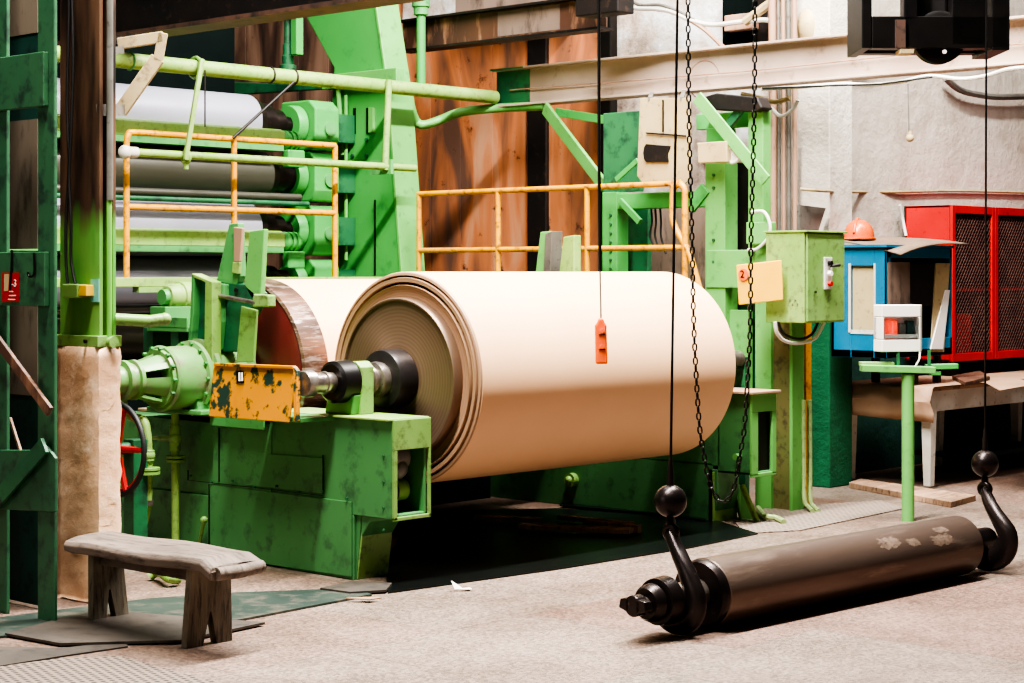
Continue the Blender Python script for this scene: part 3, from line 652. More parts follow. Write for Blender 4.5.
# far swing arms peeking over the reel
t = thing('swing_arm', 'pale blue green forked arm tips showing above the reel', 'swing arm', pa(550,276,10.3)-Z_*.8)
a0 = 10.3
MB().prism(polyA([(532,300),(540,232),(550,231),(550,300)],a0),(.09,0,0)).build('fork_prong', M['green_light'], t, bevel=.008)
MB().prism(polyA([(545,234),(552,231),(549,300),(542,300)],a0-.02),(.12,0,0)).build('wear_strip', M['grey'], t, bevel=.004)
MB().prism(polyA([(556,300),(563,237),(574,235),(574,300)],a0),(.08,0,0)).build('fork_prong', M['pale_lime'], t, bevel=.008)
MB().prism(polyA([(530,296),(576,296),(572,420),(540,420)],a0),(.1,0,0)).build('arm_body', M['green'], t, bevel=.008)

# control cabinet
t = thing('control_cabinet', 'light green control cabinet with switches, right of the chain', 'cabinet', (10.96,7.39,1.35))
MB().box(10.72,11.21,7.235,7.555,1.35,1.975).build('cabinet_body', M['pale_lime'], t, bevel=.006)
MB().box(10.735,11.195,7.218,7.234,1.36,1.965).build('cabinet_door', M['lime'], t, bevel=.005)
MB().box(10.71,11.22,7.21,7.57,1.972,1.985).build('cabinet_lid', M['pale_lime'], t, bevel=.003)
MB().box(10.93,11.02,7.205,7.22,1.58,1.80).build('switch_plate', M['grey_white'], t, bevel=.003)
for z, mm in ((1.76,'black'),(1.69,'white'),(1.62,'redpaint')):
    c = Vector((10.975,7.205,z)); MB().cyl(c,c-B_*.025,.018,16).build('push_button', M[mm], t, smooth=True)
MB().tube([(10.975,7.19,1.74),(11.04,7.16,1.75)],[.008,.014],10).build('switch_lever', M['dark_steel'], t, smooth=True)
c = pb(815,292,7.215); MB().cyl(c,c-B_*.01,.01,10).build('keyhole', M['dark_steel'], t)
MB().box(10.9,11.08,7.55,7.6,1.4,1.9).build('mounting_plate', M['green'], t)
m = MB()
for k in range(4):
    c = pa(790+k*2.5,300+(k%2)*4,10.718); m.cyl(c,c-A_*.004,.006,8)
m.build('rivet', M['grey'], t)
m = MB(); 
m.tube(smoothpts([pb(775,322,7.4),pb(777,333,7.4),pb(785,341,7.4),pb(800,343,7.4),pb(815,338,7.4),pb(824,322,7.4)]),.013,8)
tag(m.build('hanging_cable', M['cable_w'], smooth=True), 'pale cable drooping in a loop under the control cabinet', 'cable')
m = MB().tube(smoothpts([pb(778,322,7.45),pb(784,334,7.45),pb(800,339,7.45),pb(812,334,7.45),pb(818,322,7.45)]),.01,8)
tag(m.build('hanging_cable', M['rubber'], smooth=True), 'black cable drooping under the control cabinet', 'cable')
tag(MB().box(11.27,11.34,7.59,7.66,.0,1.5).build('yellow_post', M['yellow'], bevel=.004), 'narrow yellow post under the control cabinet', 'post')
for u, lb in ((803.5,'thin pale green conduit running down beside the lime column, left of its twin'),(809.5,'thin pale green conduit running down the yellow post, right of its twin')):
    m = MB().tube(smoothpts([pb(u,400,7.55),pb(u+.5,470,7.55),pb(u+1,500,7.52),pb(u+5,507,7.48),pb(u+9,511,7.4)]),.017,8)
    tag(m.build('conduit_pipe', M['conduit_g'], smooth=True), lb, 'conduit')

# sign "2"
t = thing('number_sign', 'cream metal sheet with a black 2 on a red disc beside the chain', 'sign', pa(760,304,10.62))
q = polyA([(736,265),(781,260),(782.5,300),(738.5,305)],10.62)
MB().prism(q,(.012,0,0)).build('sign_sheet', M['cream'], t, bevel=.006)
c = pa(743.5,274.5,10.612); MB().lathe(c, A_, [(-.004,.0001),(-.004,.042),(.004,.042)], 28).build('red_disc', M['orange'], t)
m = MB(); text_mesh('2', .075, m, c-A_*.007+B_*.006, (0,-1,0), (0,0,1), .0015); m.build('numeral', M['black'], t)
MB().bar(pa(760,268,10.64),pa(760,268,11.1),.03,.03).build('mounting_bracket', M['green'], t)

# ================================================================ YELLOW RAILINGS
def rail(name, label, segs_, posts, r, base, grp=None):
    t = thing(name, label, 'railing', base)
    for s_ in segs_: MB().tube(s_, r, 10).build('rail_bar', M['yellow'], t, smooth=True)
    for s_ in posts: MB().tube(s_, r, 10).build('rail_post', M['yellow'], t, smooth=True)
    return t
aR = 10.93
zt = pa(640,185,aR).z; zm = pa(640,248,aR).z
def RP(u, z): q = pa(u,200,aR); return Vector((aR,q.y,z))
rail('guard_railing','yellow pipe guard railing in front of the rusted wall sheets', [[RP(418,zt),RP(672,zt)],[RP(418,zm),RP(688,zm)]],
     [[RP(498,zt),RP(498,1.0)],[RP(587,zt),RP(587,1.0)],[RP(419,zt),RP(419,1.0)]], .022, RP(560,.98))
m = smoothpts([RP(672,2.05),RP(672.5,2.25),RP(675,2.335),RP(680,2.345),RP(684,2.30),RP(684.5,2.1),RP(684.5,1.3)],5)
t = thing('stair_handrail', 'bent yellow handrail sloping down behind the reel', 'handrail', RP(700,.85))
MB().tube(smoothpts([RP(681,zt+.01),RP(674,zt-.03),RP(672.5,zt-.15),RP(674,zt-.3),RP(690,1.82),RP(706,1.45),RP(745,.90)],5),.024,10).build('sloping_rail', M['yellow'], t, smooth=True)
MB().tube(smoothpts([RP(678,zt),RP(684,zt-.04),RP(685,zt-.2),RP(685,1.2)],5),.024,10).build('rail_post', M['yellow'], t, smooth=True)
tag(MB().box(10.8,11.02,8.1,13.4,.9,1.0).box(10.85,11.0,8.2,8.3,0,.9).box(10.85,11.0,12.9,13.0,0,.9).build('walkway', M['green_dark'], bevel=.01), 'narrow green walkway behind the reel that carries the yellow railing', 'walkway')

bR = 11.4
def LP(u, z): q = pb(u,200,bR); return Vector((q.x,bR,z))
zt = pb(234,139,bR).z; zm = pb(234,210,bR).z; zb = 1.66
rail('guard_railing','yellow pipe guard railing across the steel rolls', [smoothpts([LP(126.5,zt-.14),LP(127,zt-.05),LP(129,zt-.012),LP(134,zt),LP(180,zt),LP(234,zt),LP(290,zt),LP(335,zt)],4),[LP(127,zm),LP(335,zm)]],
     [[LP(126.5,zt-.1),LP(126.5,zb)],[LP(234,zt),LP(234,zb)],[LP(335,zt),LP(335,zb)]], .024, LP(230,zb))
t = thing('walkway', 'pale green edged walkway below the yellow railing by the rolls', 'walkway', (9.1,11.6,0))
MB().box(7.2,10.85,11.36,11.46,zb-.07,zb).build('edge_beam', M['pale_lime'], t, bevel=.006)
MB().box(7.2,10.85,11.46,11.70,zb-.04,zb-.02).build('deck_plate', M['green_dark'], t)
MB().box(8.2,8.5,11.36,11.44,zb-.11,zb-.07).build('clamp_plate', M['lime'], t)
for a in (7.3,10.6): MB().box(a,a+.12,11.5,11.62,0,zb-.04).build('support_leg', M['green_dark'], t)

# ================================================================ CALENDER
RBc = 12.05
prev = None
roll_lab = {0:'topmost steel roll of the stack, pale and shiny',1:'second steel roll from the top, grey and shaded',2:'third steel roll from the top, pale above its green doctor beam',3:'fourth steel roll from the top, just above the walkway edge',4:'lowest steel roll showing under the walkway edge'}
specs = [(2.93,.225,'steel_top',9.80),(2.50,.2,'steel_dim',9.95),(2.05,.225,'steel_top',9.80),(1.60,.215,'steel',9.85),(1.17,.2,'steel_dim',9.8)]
for i,(z,r,mm,ae) in enumerate(specs):
    t = thing('steel_roll', roll_lab[i], 'roll', (8.5,RBc,z-r), 'horizontal steel rolls of the stack')
    o_ = Vector((0,RBc,z))
    MB().lathe(o_, A_, [(6.6,.1),(6.6,r-.01),(6.61,r),(ae-.05,r),(ae-.04,r-.02)], 64).build('roll_body', M[mm], t, smooth=True)
    MB().lathe(o_, A_, [(ae-.05,r-.015),(ae+.03,r-.03),(ae+.05,r-.06),(ae+.16,r-.06),(ae+.17,.12),(ae+.30,.12),(ae+.31,.075),(10.895,.07)], 40).build('journal', M['hook'], t, smooth=True)
    MB().lathe(o_, A_, [(6.3,.075),(6.6,.09)], 32).build('journal', M['shaft'], t, smooth=True)
# doctor beams
dl = ['light green doctor beam under the topmost steel roll','light green doctor beam under the third steel roll','narrow green bar close above the walkway edge']
for i,(zc,hh,bb,ue,mm) in enumerate(((2.80,.13,11.74,285,'pale_lime'),(1.97,.13,11.74,285,'pale_lime'))):
    t = thing('doctor_beam', dl[i], 'beam', (8.3,bb,zc-hh/2), 'doctor beams in front of the rolls')
    e = pb(ue,200,bb).x
    MB().prism([(6.7,bb,zc-hh/2),(6.7,bb,zc+hh/2-.02),(6.7,bb+.05,zc+hh/2),(6.7,bb+.1,zc+hh/2),(6.7,bb+.1,zc-hh/2)],(e-6.7,0,0)).build('beam_face', M[mm], t, bevel=.004)
    MB().box(6.7,e-.02,bb-.01,bb+.12,zc-hh/2-.05,zc-hh/2-.002).build('lower_lip', M['green'], t)
    o_=Vector((0,bb+.06,zc-.02)); MB().lathe(o_, A_, [(e,.05),(e+.03,.08),(e+.05,.08),(e+.05,.065),(e+.08,.065),(e+.08,.08),(e+.1,.08),(e+.1,.065),(e+.13,.065),(e+.13,.08),(e+.15,.08),(e+.2,.05)], 24).build('spring_end', M['green_frame'], t, smooth=True)
    MB().box(e+.02,e+.2,bb-.02,bb+.06,zc-.24,zc-.10).build('end_bracket', M['green_frame'], t, bevel=.012)
for z, lb, mm, rr, ue in ((2.31,'thin steel rod under the second steel roll','steel_dim',.03,300),(2.26,'dark green rod close below the thin steel rod','green_dark',.022,308),(1.42,'thin steel rod under the walkway edge beside the swing arms','steel',.035,230)):
    e = pb(ue,200,11.72).x
    tag(MB().cyl((6.7,11.72,z),(e,11.72,z),rr,14).build('guide_rod', M[mm], smooth=True), lb, 'rod')
# bearings at roll ends + far frame
blab = ['green bearing block at the end of the topmost steel roll','green bearing block at the end of the second steel roll','green bearing block at the end of the third steel roll','green bearing block at the end of the fourth steel roll']
for i,(z,r,mm,ae) in enumerate(specs[:4]):
    t = thing('bearing_block', blab[i], 'bearing', (10.5,RBc,z-.2), 'bearing blocks between rolls and frame')
    MB().prism([(10.30,RBc-.20,z-.21),(10.30,RBc-.24,z-.12),(10.30,RBc-.24,z+.14),(10.30,RBc-.16,z+.21),(10.30,RBc+.2,z+.21),(10.30,RBc+.22,z-.21)],(.27,0,0)).build('block', M['green_frame'], t, bevel=.015)
    c = Vector((10.46,RBc-.24,z-.03)); MB().cyl(c,c-B_*.02,.06,20).build('round_cap', M['green'], t, smooth=True)
    o_=Vector((0,RBc,z)); MB().lathe(o_, A_, [(10.2,.1),(10.2,.16),(10.24,.17),(10.29,.17)], 32).build('seal_ring', M['green_frame'], t, smooth=True)
    MB().box(10.57,10.89,RBc-.08,RBc+.12,z-.12,z+.12).build('mount', M['green_dark'], t)

# far tapered frame
t = thing('tapered_frame', 'big bright green tapered machine frame left of the rusted sheets', 'frame', (11.1,11.9,0))
aF = 10.9
def FB(u, v): return pa(u, v, aF)
zc = lambda v,u=370: pa(u,v,aF).z
bl = pa(332,200,aF).y
pts = [(aF,11.38,0.0),(aF,11.4,zc(275,400)),(aF,pa(389,95,aF).y,zc(95,389)),(aF,pa(376,5,aF).y,zc(5,376)),(aF,pa(370,-30,aF).y,zc(-30,370)),(aF,pa(296,-30,aF).y,zc(-30,296)),(aF,pa(305,15,aF).y,zc(15,305)),(aF,pa(334,68,aF).y,zc(68,334)),(aF,bl,zc(100,332)),(aF,bl,0.0)]
MB().prism(pts,(.10,0,0)).build('front_plate', M['green_frame'], t, bevel=.01)
# right flank, tapering towards the top
zs = [0.0, zc(275,400), zc(95,389), zc(5,376), zc(-30,370)]
nb = [11.36, 11.385, pa(389,95,aF).y-.012, pa(376,5,aF).y-.012, pa(370,-30,aF).y-.012]
da = [.29,.27,.27,.26,.26]
vs = []; 
for z,b,d in zip(zs,nb,da): vs += [(aF-.01,b,z),(aF+d,b,z),(aF+d,b+.03,z),(aF-.01,b+.03,z)]
fs = [(3,2,1,0)]
for i in range(4):
    for k in range(4): fs.append((4*i+k,4*i+(k+1)%4,4*i+4+(k+1)%4,4*i+4+k))
fs.append((16,17,18,19))
MB().add(vs,fs).build('flank_plate', M['green_light'], t, bevel=.006)
MB().box(aF+.12,aF+.26,11.75,12.2,0,3.9).build('rear_plate', M['green_frame'], t)
m = MB(); m.box(aF-.10,aF+.001,11.36,12.30,zc(86,350)-.02,zc(72,350)-.02); m.build('cross_ledge', M['green_light'], t, bevel=.006)
m = MB()
for u in (355,368): 
    q = pa(u,108,aF); q2 = pa(u,134,aF); m.box(aF-.012,aF,q.y-.012,q.y+.012,q2.z,q.z)
q = pa(375.5,200,aF); m.box(aF-.012,aF,q.y-.006,q.y+.006,zc(275),zc(200))
m.build('slot_line', M['black'], t)
q = pa(373,120,aF); m = MB().box(aF-.03,aF,q.y-.03,q.y+.03,zc(133),zc(108)); m.build('slot_guide', M['green_light'], t, bevel=.004)
m = MB()
for u in (353,367):
    for v in (140,156):
        c = pa(u,v,aF); m.cyl(c,c-A_*.015,.018,8)
m.build('bolt_group', M['green_dark'], t)
m = MB()
q = pa(346,95,aF-.05); q2 = pa(346,260,aF-.05); m.tube([(q.x,q.y,q.z),(q.x,q.y,q2.z)],.016,8); q = pa(338,95,aF-.05); m.tube([pa(338,86,aF-.05),pa(343,155,aF-.05)],.022,8)
m.build('vertical_tube', M['green_light'], t, smooth=True)
m = MB().prism([(aF-.06,pa(325,62,aF).y,zc(86,325)),(aF-.06,pa(232,75,aF).y,zc(82,232)),(aF-.06,pa(232,90,aF).y,zc(96,232)),(aF-.06,pa(325,84,aF).y,zc(90,325))],(.05,0,0)).build('loading_lever', M['green_dark'], t, bevel=.01)
# screw jack above the bearings
q = pa(288,60,10.6)
t = thing('screw_jack', 'green vertical screw jack hanging above the top roll end', 'jack', (q.x,q.y,pa(288,72,10.6).z))
o_ = Vector((q.x,q.y,0)); z0 = pa(288,70,10.6).z; z1 = pa(288,12,10.6).z
MB().lathe(o_, Z_, [(z0,.02),(z0,.07),(z0+.04,.075),(z0+.05,.05),(z0+.12,.055),(z0+.13,.045),(z0+.22,.045),(z0+.23,.035),(z1,.035),(z1+.9,.035)], 24).build('spindle', M['green_dark'], t, smooth=True)
MB().box(q.x-.04,q.x+.04,q.y-.16,q.y-.08,z0+.12,z1+.05).build('guide_plate', M['green_frame'], t, bevel=.008)
MB().box(q.x-.1,q.x+.1,q.y-.2,q.y+.12,z1-.02,z1+.02).build('flange_plate', M['green_dark'], t, bevel=.006)

# slim green post right of frame + pipes
q = pa(421,0,11.4)
t = thing('pipe_column', 'slim green pipe with a fitting rising right of the tapered frame', 'pipe', (q.x,q.y,pa(421,85,11.4).z))
MB().cyl((q.x,q.y,pa(421,88,11.4).z),(q.x,q.y,4.6),.04,16).build('pipe', M['green_frame'], t, smooth=True)
zf = pa(421,8,11.4).z; MB().lathe((q.x,q.y,0), Z_, [(zf-.07,.04),(zf-.06,.065),(zf,.065),(zf+.01,.08),(zf+.07,.08),(zf+.08,.05)], 20).build('fitting', M['green'], t, smooth=True)
tag(MB().tube([pa(389,22,11.3),pa(404,80,11.3)],.045,12).build('flank_pipe', M['green_light'], smooth=True), 'slanted light green pipe along the right edge of the tapered frame', 'pipe')
tag(MB().tube(smoothpts([pa(409,96,11.3),pa(411,108,11.3),pa(416,121,11.4),pa(424,125,11.45),pa(440,120,11.6),pa(462,112,11.7),pa(500,108,11.95),pa(545,106,11.97)]),.04,12).build('curved_pipe', M['green_light'], smooth=True), 'curved green pipe sagging from the frame to the dusty beam', 'pipe')

# long pipe & hangers
bP = 11.28; zP = pb(310,79,bP).z
e = pb(503,95,bP).x; s0 = pb(100,60,bP).x
t = thing('overhead_pipe', 'long pale green overhead pipe from the brown post to the dusty beam', 'pipe', ((e+s0)/2,bP,zP-.06))
MB().cyl((s0-.6,bP,zP),(e-.1,bP,zP),.058,24).build('pipe', M['pale_lime'], t, smooth=True)
for u in (130,270,293): 
    a = pb(u,60,bP).x; MB().torus((a,bP,zP),A_,.062,.008,24,6).build('clamp_ring', M['dark_steel'] if u!=130 else M['green'], t, smooth=True)
t = thing('pipe_hanger', 'flat pale green hanger strap holding the thin pipe to the overhead pipe', 'hanger', pb(187,165,11.2))
MB().tube([pb(202,60,11.2),pb(200,72,11.18),pb(187,150,11.15),pb(186,160,11.15)],.022,8).build('strap', M['pale_lime'], t, smooth=True)
MB().torus((pb(202,66,11.2).x,bP,zP),A_,.075,.014,24,8).build('collar', M['lime'], t, smooth=True)
q = pb(186,157,11.18); MB().torus(q,A_,.045,.014,20,8).cyl(q-Z_*.04,q-Z_*.09,.02,10).build('lower_collar', M['pale_lime'], t, smooth=True)
tag(MB().tube([pb(205,70,11.15),pb(205,127,11.15)],.006,6).build('thin_wire', M['dark_steel']), 'thin dark wire hanging from the overhead pipe', 'wire')
bT = 11.2; zT = pb(250,159,bT).z
t = thing('thin_pipe', 'thin pale green pipe crossing the yellow railing and the frame', 'pipe', (9.5,bT,zT-.03))
MB().cyl((pb(121,150,bT).x,bT,zT),(pb(415,168,bT).x,bT,zT),.03,16).build('pipe', M['pale_lime'], t, smooth=True)
q = Vector((pb(388,168,bT).x,bT,zT)); MB().box(q.x-.015,q.x+.015,bT-.05,bT+.2,zT-.06,zT+.06).build('clamp', M['green'], t)
q = Vector((pb(125,150,bT).x,bT,zT)); MB().sphere(q,.05).cyl(q,q+A_*.1,.04,12).build('joint', M['grey_white'], t, smooth=True)
tag(MB().tube([pb(389,80,bT),pb(385,170,bT)],.028,10).build('strap_pipe', M['pale_lime'], smooth=True), 'pale vertical strap from the overhead pipe down the tapered frame', 'strap')
tag(MB().tube([pb(294,82,11.2),pb(233,138,11.35)],.012,8).build('brace_rod', M['dark_steel'], smooth=True), 'dark slanted rod from the overhead pipe to the yellow railing', 'rod')

# ================================================================ BEAMS ABOVE
aI = 12.0
z0 = pa(500,108,aI).z; z1 = pa(500,70,aI).z
bs_, be_ = pa(497,90,aI).y, 3.5
t = thing('steel_beam', 'long dusty I-beam crossing above the green frame', 'beam', (aI,7.4,z0))
MB().box(aI,aI+.015,be_,bs_,z0+.015,z1-.015).build('web', M['beam'], t)
MB().box(aI-.09,aI+.1,be_,bs_,z1-.018,z1).build('top_flange', M['beam'], t, bevel=.003)
MB().box(aI-.09,aI+.1,be_,bs_,z0,z0+.018).build('bottom_flange', M['beam'], t, bevel=.003)
b2 = pa(530,90,aI).y
MB().box(aI-.004,aI,b2,bs_,z0+.018,z1-.018).box(aI-.094,aI-.09,b2,bs_,z1-.018,z1).build('green_end_patch', M['green_dark'], t)
q = pa(704,80,aI-.003); m = MB()
m.torus(q,A_,.155,.004,32,4,arc=5.0,start=1.0); m.build('round_scratch', M['conduit'], t)
tag(MB().tube([pa(510,90,aI-.03),pa(640,80,aI-.03),pa(760,70,aI-.03),pa(900,55,aI-.03),pa(1040,42,aI-.03)],.006,6).build('beam_wire', M['conduit']), 'thin wire stretched along the web of the dusty beam', 'wire')
m = MB().tube(smoothpts([pa(762,89,aI-.1),pa(800,87,aI-.1),pa(842,84,aI-.1),pa(870,85,aI-.1),pa(900,82,aI-.1),pa(929,76,aI-.1),pa(960,79,aI-.1),pa(985,76,aI-.1),pa(1010,69,aI-.1),pa(1050,66,aI-.1)]),.014,8)
tag(m.build('sagging_cable', M['cable_w'], smooth=True), 'white cable sagging along the underside of the dusty beam', 'cable')
m = MB().tube([pa(762,88,aI-.12),pa(880,84,aI-.12),pa(932,77,aI-.12)],.008,6); tag(m.build('sagging_cable', M['rubber']), 'black cable clipped under the dusty beam', 'cable')
# dark overhead beam
aD = 8.0; zb = pa(250,18,aD).z
t = thing('overhead_girder', 'dark overhead girder crossing the upper left corner', 'girder', (aD,10.5,zb))
MB().box(aD,aD+.02,8.3,13.2,zb,zb+.5).build('web', M['dark_steel'], t)
MB().box(aD-.12,aD+.14,8.3,13.2,zb-.02,zb+.01).build('bottom_flange', M['flange_b'], t)
MB().box(aD-.12,aD+.14,8.3,13.2,zb+.5,zb+.53).build('top_flange', M['dark_steel'], t)
# brown beams near the top centre
aE = 11.6; z0 = pa(500,40,aE).z; 
t = thing('brown_beam', 'rusty brown I-beam crossing in front of the rusted sheets near the top', 'beam', (aE,12,z0))
b0 = pa(606,20,aE).y; b1 = pa(403,20,aE).y
MB().box(aE,aE+.02,b0,b1,z0,z0+.26).build('web', M['rust_steel'], t)
MB().box(aE-.08,aE+.1,b0,b1,z0-.015,z0+.005).build('bottom_flange', M['dark_steel'], t)
MB().box(aE-.08,aE+.1,b0,b1,z0+.25,z0+.27).build('top_flange', M['dark_steel'], t)
MB().box(aE-.004,aE,pa(560,20,aE).y,pa(498,20,aE).y,z0+.03,z0+.24).build('bare_patch', M['brownwall'], t)
z2 = pa(470,8,12.3).z
tag(MB().box(12.2,12.45,pa(560,5,12.2).y,pa(455,5,12.2).y,z2-.08,z2+.2).build('timber_beam', M['brownwall'], bevel=.01), 'brown timber above the rusty beam at the top edge', 'timber')
q = pa(590,5,11.2)
tag(MB().box(11.1,11.3,pa(618,5,11.1).y,pa(575,5,11.1).y,pa(590,15,11.1).z,4.6).build('cable_box', M['dark_steel'], bevel=.01), 'dark box at the top edge where the black cable hangs', 'box')
m = MB().box(12.62,12.71,pa(590,20,12.65).y,pa(405,20,12.65).y,pa(500,28,12.65).z,5.2); tag(m.build('pale_wall_band', M['wall_b']), 'pale chipped wall band above the rusted sheets', 'wall band')
# upper wall clutter
def warea(u0,v0,u1,v1,name,mat,lab,cat,a=12.6,th=.1):
    return tag(arect(MB(),u0,v0,u1,v1,a,th).build(name, mat, bevel=.008), lab, cat)
warea(722,-10,752,44,'wall_opening',M['blackpit'],'dark opening in the white wall above the beam, between the chains','opening')  # black block; the shade of the hole is its colour
warea(724,14,752,30,'brick_block',M['conduit'],'brown brick block across the dark wall opening','block',12.5,.1)
warea(757,-10,768,44,'wall_opening',M['dark_steel'],'narrow dark slot in the wall right of the second chain','opening')  # dark block whose colour gives the shade of a slot
for pp, lb, mm, r in (([(622,2),(635,8),(655,9),(672,12),(690,20),(712,25),(740,22),(765,20),(780,24)],'white cables running along the wall above the dusty beam','cable_w',.02),
                      ([(628,-2),(640,5),(660,5),(680,12),(700,24)],'grey cable close above the white wall cables','grey',.014),
                      ([(690,20),(705,30),(724,48)],'brown pipe dropping to the beam beside the wall opening','conduit',.02),
                      ([(745,22),(768,5),(790,-10)],'pale brown bar slanting up beside the dark wall slot','beige',.04)):
    tag(MB().tube(smoothpts([pa(u,v,12.4) for u,v in pp]),r,8).build('wall_cable', M[mm], smooth=True), lb, 'cable')
m = MB().tube(smoothpts([pb(812,40,8.4),pb(810,22,8.4),pb(820,4,8.4),pb(838,-10,8.4)]),.10,16); tag(m.build('grey_duct', M['beige'], smooth=True), 'curved beige duct on the wall left of the black hoist', 'duct')
m = MB().tube(smoothpts([pb(826,10,8.45),pb(832,22,8.45),pb(850,28,8.45),pb(872,31,8.45)]),.06,12); tag(m.build('grey_duct', M['grey'], smooth=True), 'grey bent tube below the beige duct', 'duct')
# vertical conduits at corner
cl = ['brown conduit at the wall corner, leftmost of the bundle','thin grey conduit at the wall corner, second from the left','pale conduit at the wall corner, in the middle of the bundle','grey blue conduit at the wall corner, second from the right','pale brown conduit at the wall corner, rightmost of the bundle']
for (u,mm,r),lb in zip(((773,'conduit',.032),(779,'grey',.014),(784,'conduit',.018),(789,'grey',.02),(795,'conduit',.02)),cl):
    q = pa(u,100,12.35)
    tag(MB().tube([(q.x,q.y,1.9),(q.x,q.y,2.6+random.uniform(-.1,.1)),(q.x,q.y+.01,4.6)],r,10).build('wall_conduit', M[mm], smooth=True), lb, 'conduit', 'conduit bundle at the wall corner')
m = MB().tube(smoothpts([pa(740,97,12.2),pa(752,104,12.2),pa(768,106,12.2),pa(780,116,12.2),pa(792,110,12.2),pa(798,100,12.2)]),.016,8); tag(m.build('cable_tangle', M['cable_w'], smooth=True), 'tangled white cable under the beam at the wall corner', 'cable')
m = MB().tube(smoothpts([pa(742,94,12.15),pa(760,98,12.15),pa(775,102,12.15),pa(790,98,12.15)]),.02,8); tag(m.build('cable_tangle', M['beige'], smooth=True), 'beige cables bunched under the beam left of the conduits', 'cable')
m = MB().prism([pb(800,205,8.15),pb(826,208,8.15),pb(818,232,8.15),pb(800,232,8.15)],(0,.03,0)); tag(m.build('torn_panel', M['grey']), 'torn grey panel at the column above the control cabinet', 'panel')  # grey sheet paints the shadow of a bracket on the column
m = MB().tube(smoothpts([pb(800,189,8.15),pb(825,191,8.1),pb(860,192,8.6),pb(900,192,8.6),pb(960,191,8.6),pb(1040,193,8.6)]),.012,8); tag(m.build('wall_cable', M['beige'], smooth=True), 'beige cable running along the white wall above the hard hat', 'cable')
# hanging bulb socket
t = thing('lamp_socket', 'small beige lamp socket hanging on a cord against the white wall', 'lamp socket', pb(911,141,8.4))
MB().tube([pb(908,84,8.4),pb(909,132,8.4)],.006,6).build('cord', M['grey'], t)
q = pb(910,138,8.4); MB().sphere(q,.035,16,10).cyl(q,q+Z_*.06,.02,12).build('socket', M['beige'], t, smooth=True)
m = MB().tube(smoothpts([pb(945,78,8.55),pb(960,90,8.55),pb(980,95,8.55),pb(1000,97,8.55),pb(1040,96,8.55)]),.03,8); tag(m.build('wall_cable', M['grey'], smooth=True), 'thick grey cable along the upper right of the white wall', 'cable')
m = MB().tube(smoothpts([pb(900,205,8.55),pb(903,220,8.55),pb(906,236,8.5)]),.012,8); tag(m.build('wall_cable', M['cable_w'], smooth=True), 'short white cable dropping beside the red cabinet', 'cable')

# ================================================================ CRANE PARTS
t = thing('hoist_trolley', 'black hoist frame with a pulley wheel hanging at the top right', 'hoist', W(935,50,11.2))
q0 = W(862,50,11.2); 
rx = Vector((Ra,Rb,0)); fy = Vector((Fa,Fb,0))
def hb(m, u0, v0, u1, v1, d0=0.0, d1=.1):
    p = W(u0,v1,11.2); q = W(u1,v1,11.2); top = W(u0,v0,11.2).z
    m.prism([p+fy*d0, q+fy*d0, q+fy*d1, p+fy*d1],(0,0,top-p.z)); return m
m = MB(); hb(m,862,-40,872,48,0,.5); hb(m,872,16,1008,48,0,.12); hb(m,904,-40,918,20,0,.12); hb(m,952,-40,986,45,0,.3); hb(m,992,-40,1010,50,0,.5); hb(m,872,18,992,46,.38,.5)
m.build('frame', M['black'], t, bevel=.006)
m = MB(); hb(m,918,-40,952,34,.1,.3); m.build('gearbox', M['dark_steel'], t, bevel=.02)
hb(MB(),895,20,905,48,-.02,.0).build('stain_plate', M['flange_b'], t)
c = W(938,38,11.3); MB().lathe(c-fy*.05, fy, [(0,.03),(0,.14),(.01,.16),(.03,.15),(.06,.15),(.08,.16),(.09,.14),(.1,.03)], 40).build('pulley_wheel', M['black'], t, smooth=True)
c = W(944,52,11.22); MB().lathe(c-fy*.02, fy, [(0,.0001),(0,.012),(.02,.012)], 12).build('axle_pin', M['white'], t, smooth=True)
hb(MB(),899,50,912,54,-.05,.1).build('limit_switch', M['beige'], t)
t = thing('crane_girder', 'dark crane girder above the reel that carries the ropes and chains', 'crane', (8,2,7.78))
MB().box(7.7,8.1,-6,20,7.84,8.0).build('girder', M['dark_steel'], t)
MB().box(4,14,7.0,7.1,7.78,7.86).box(4,14,2.3,2.4,7.78,7.86).build('cross_rail', M['dark_steel'], t)
p = W(935,0,11.45); MB().box(p.x-.1,p.x+.1,p.y-.1,p.y+.1,3.3,7.8).build('hanger', M['dark_steel'], t)

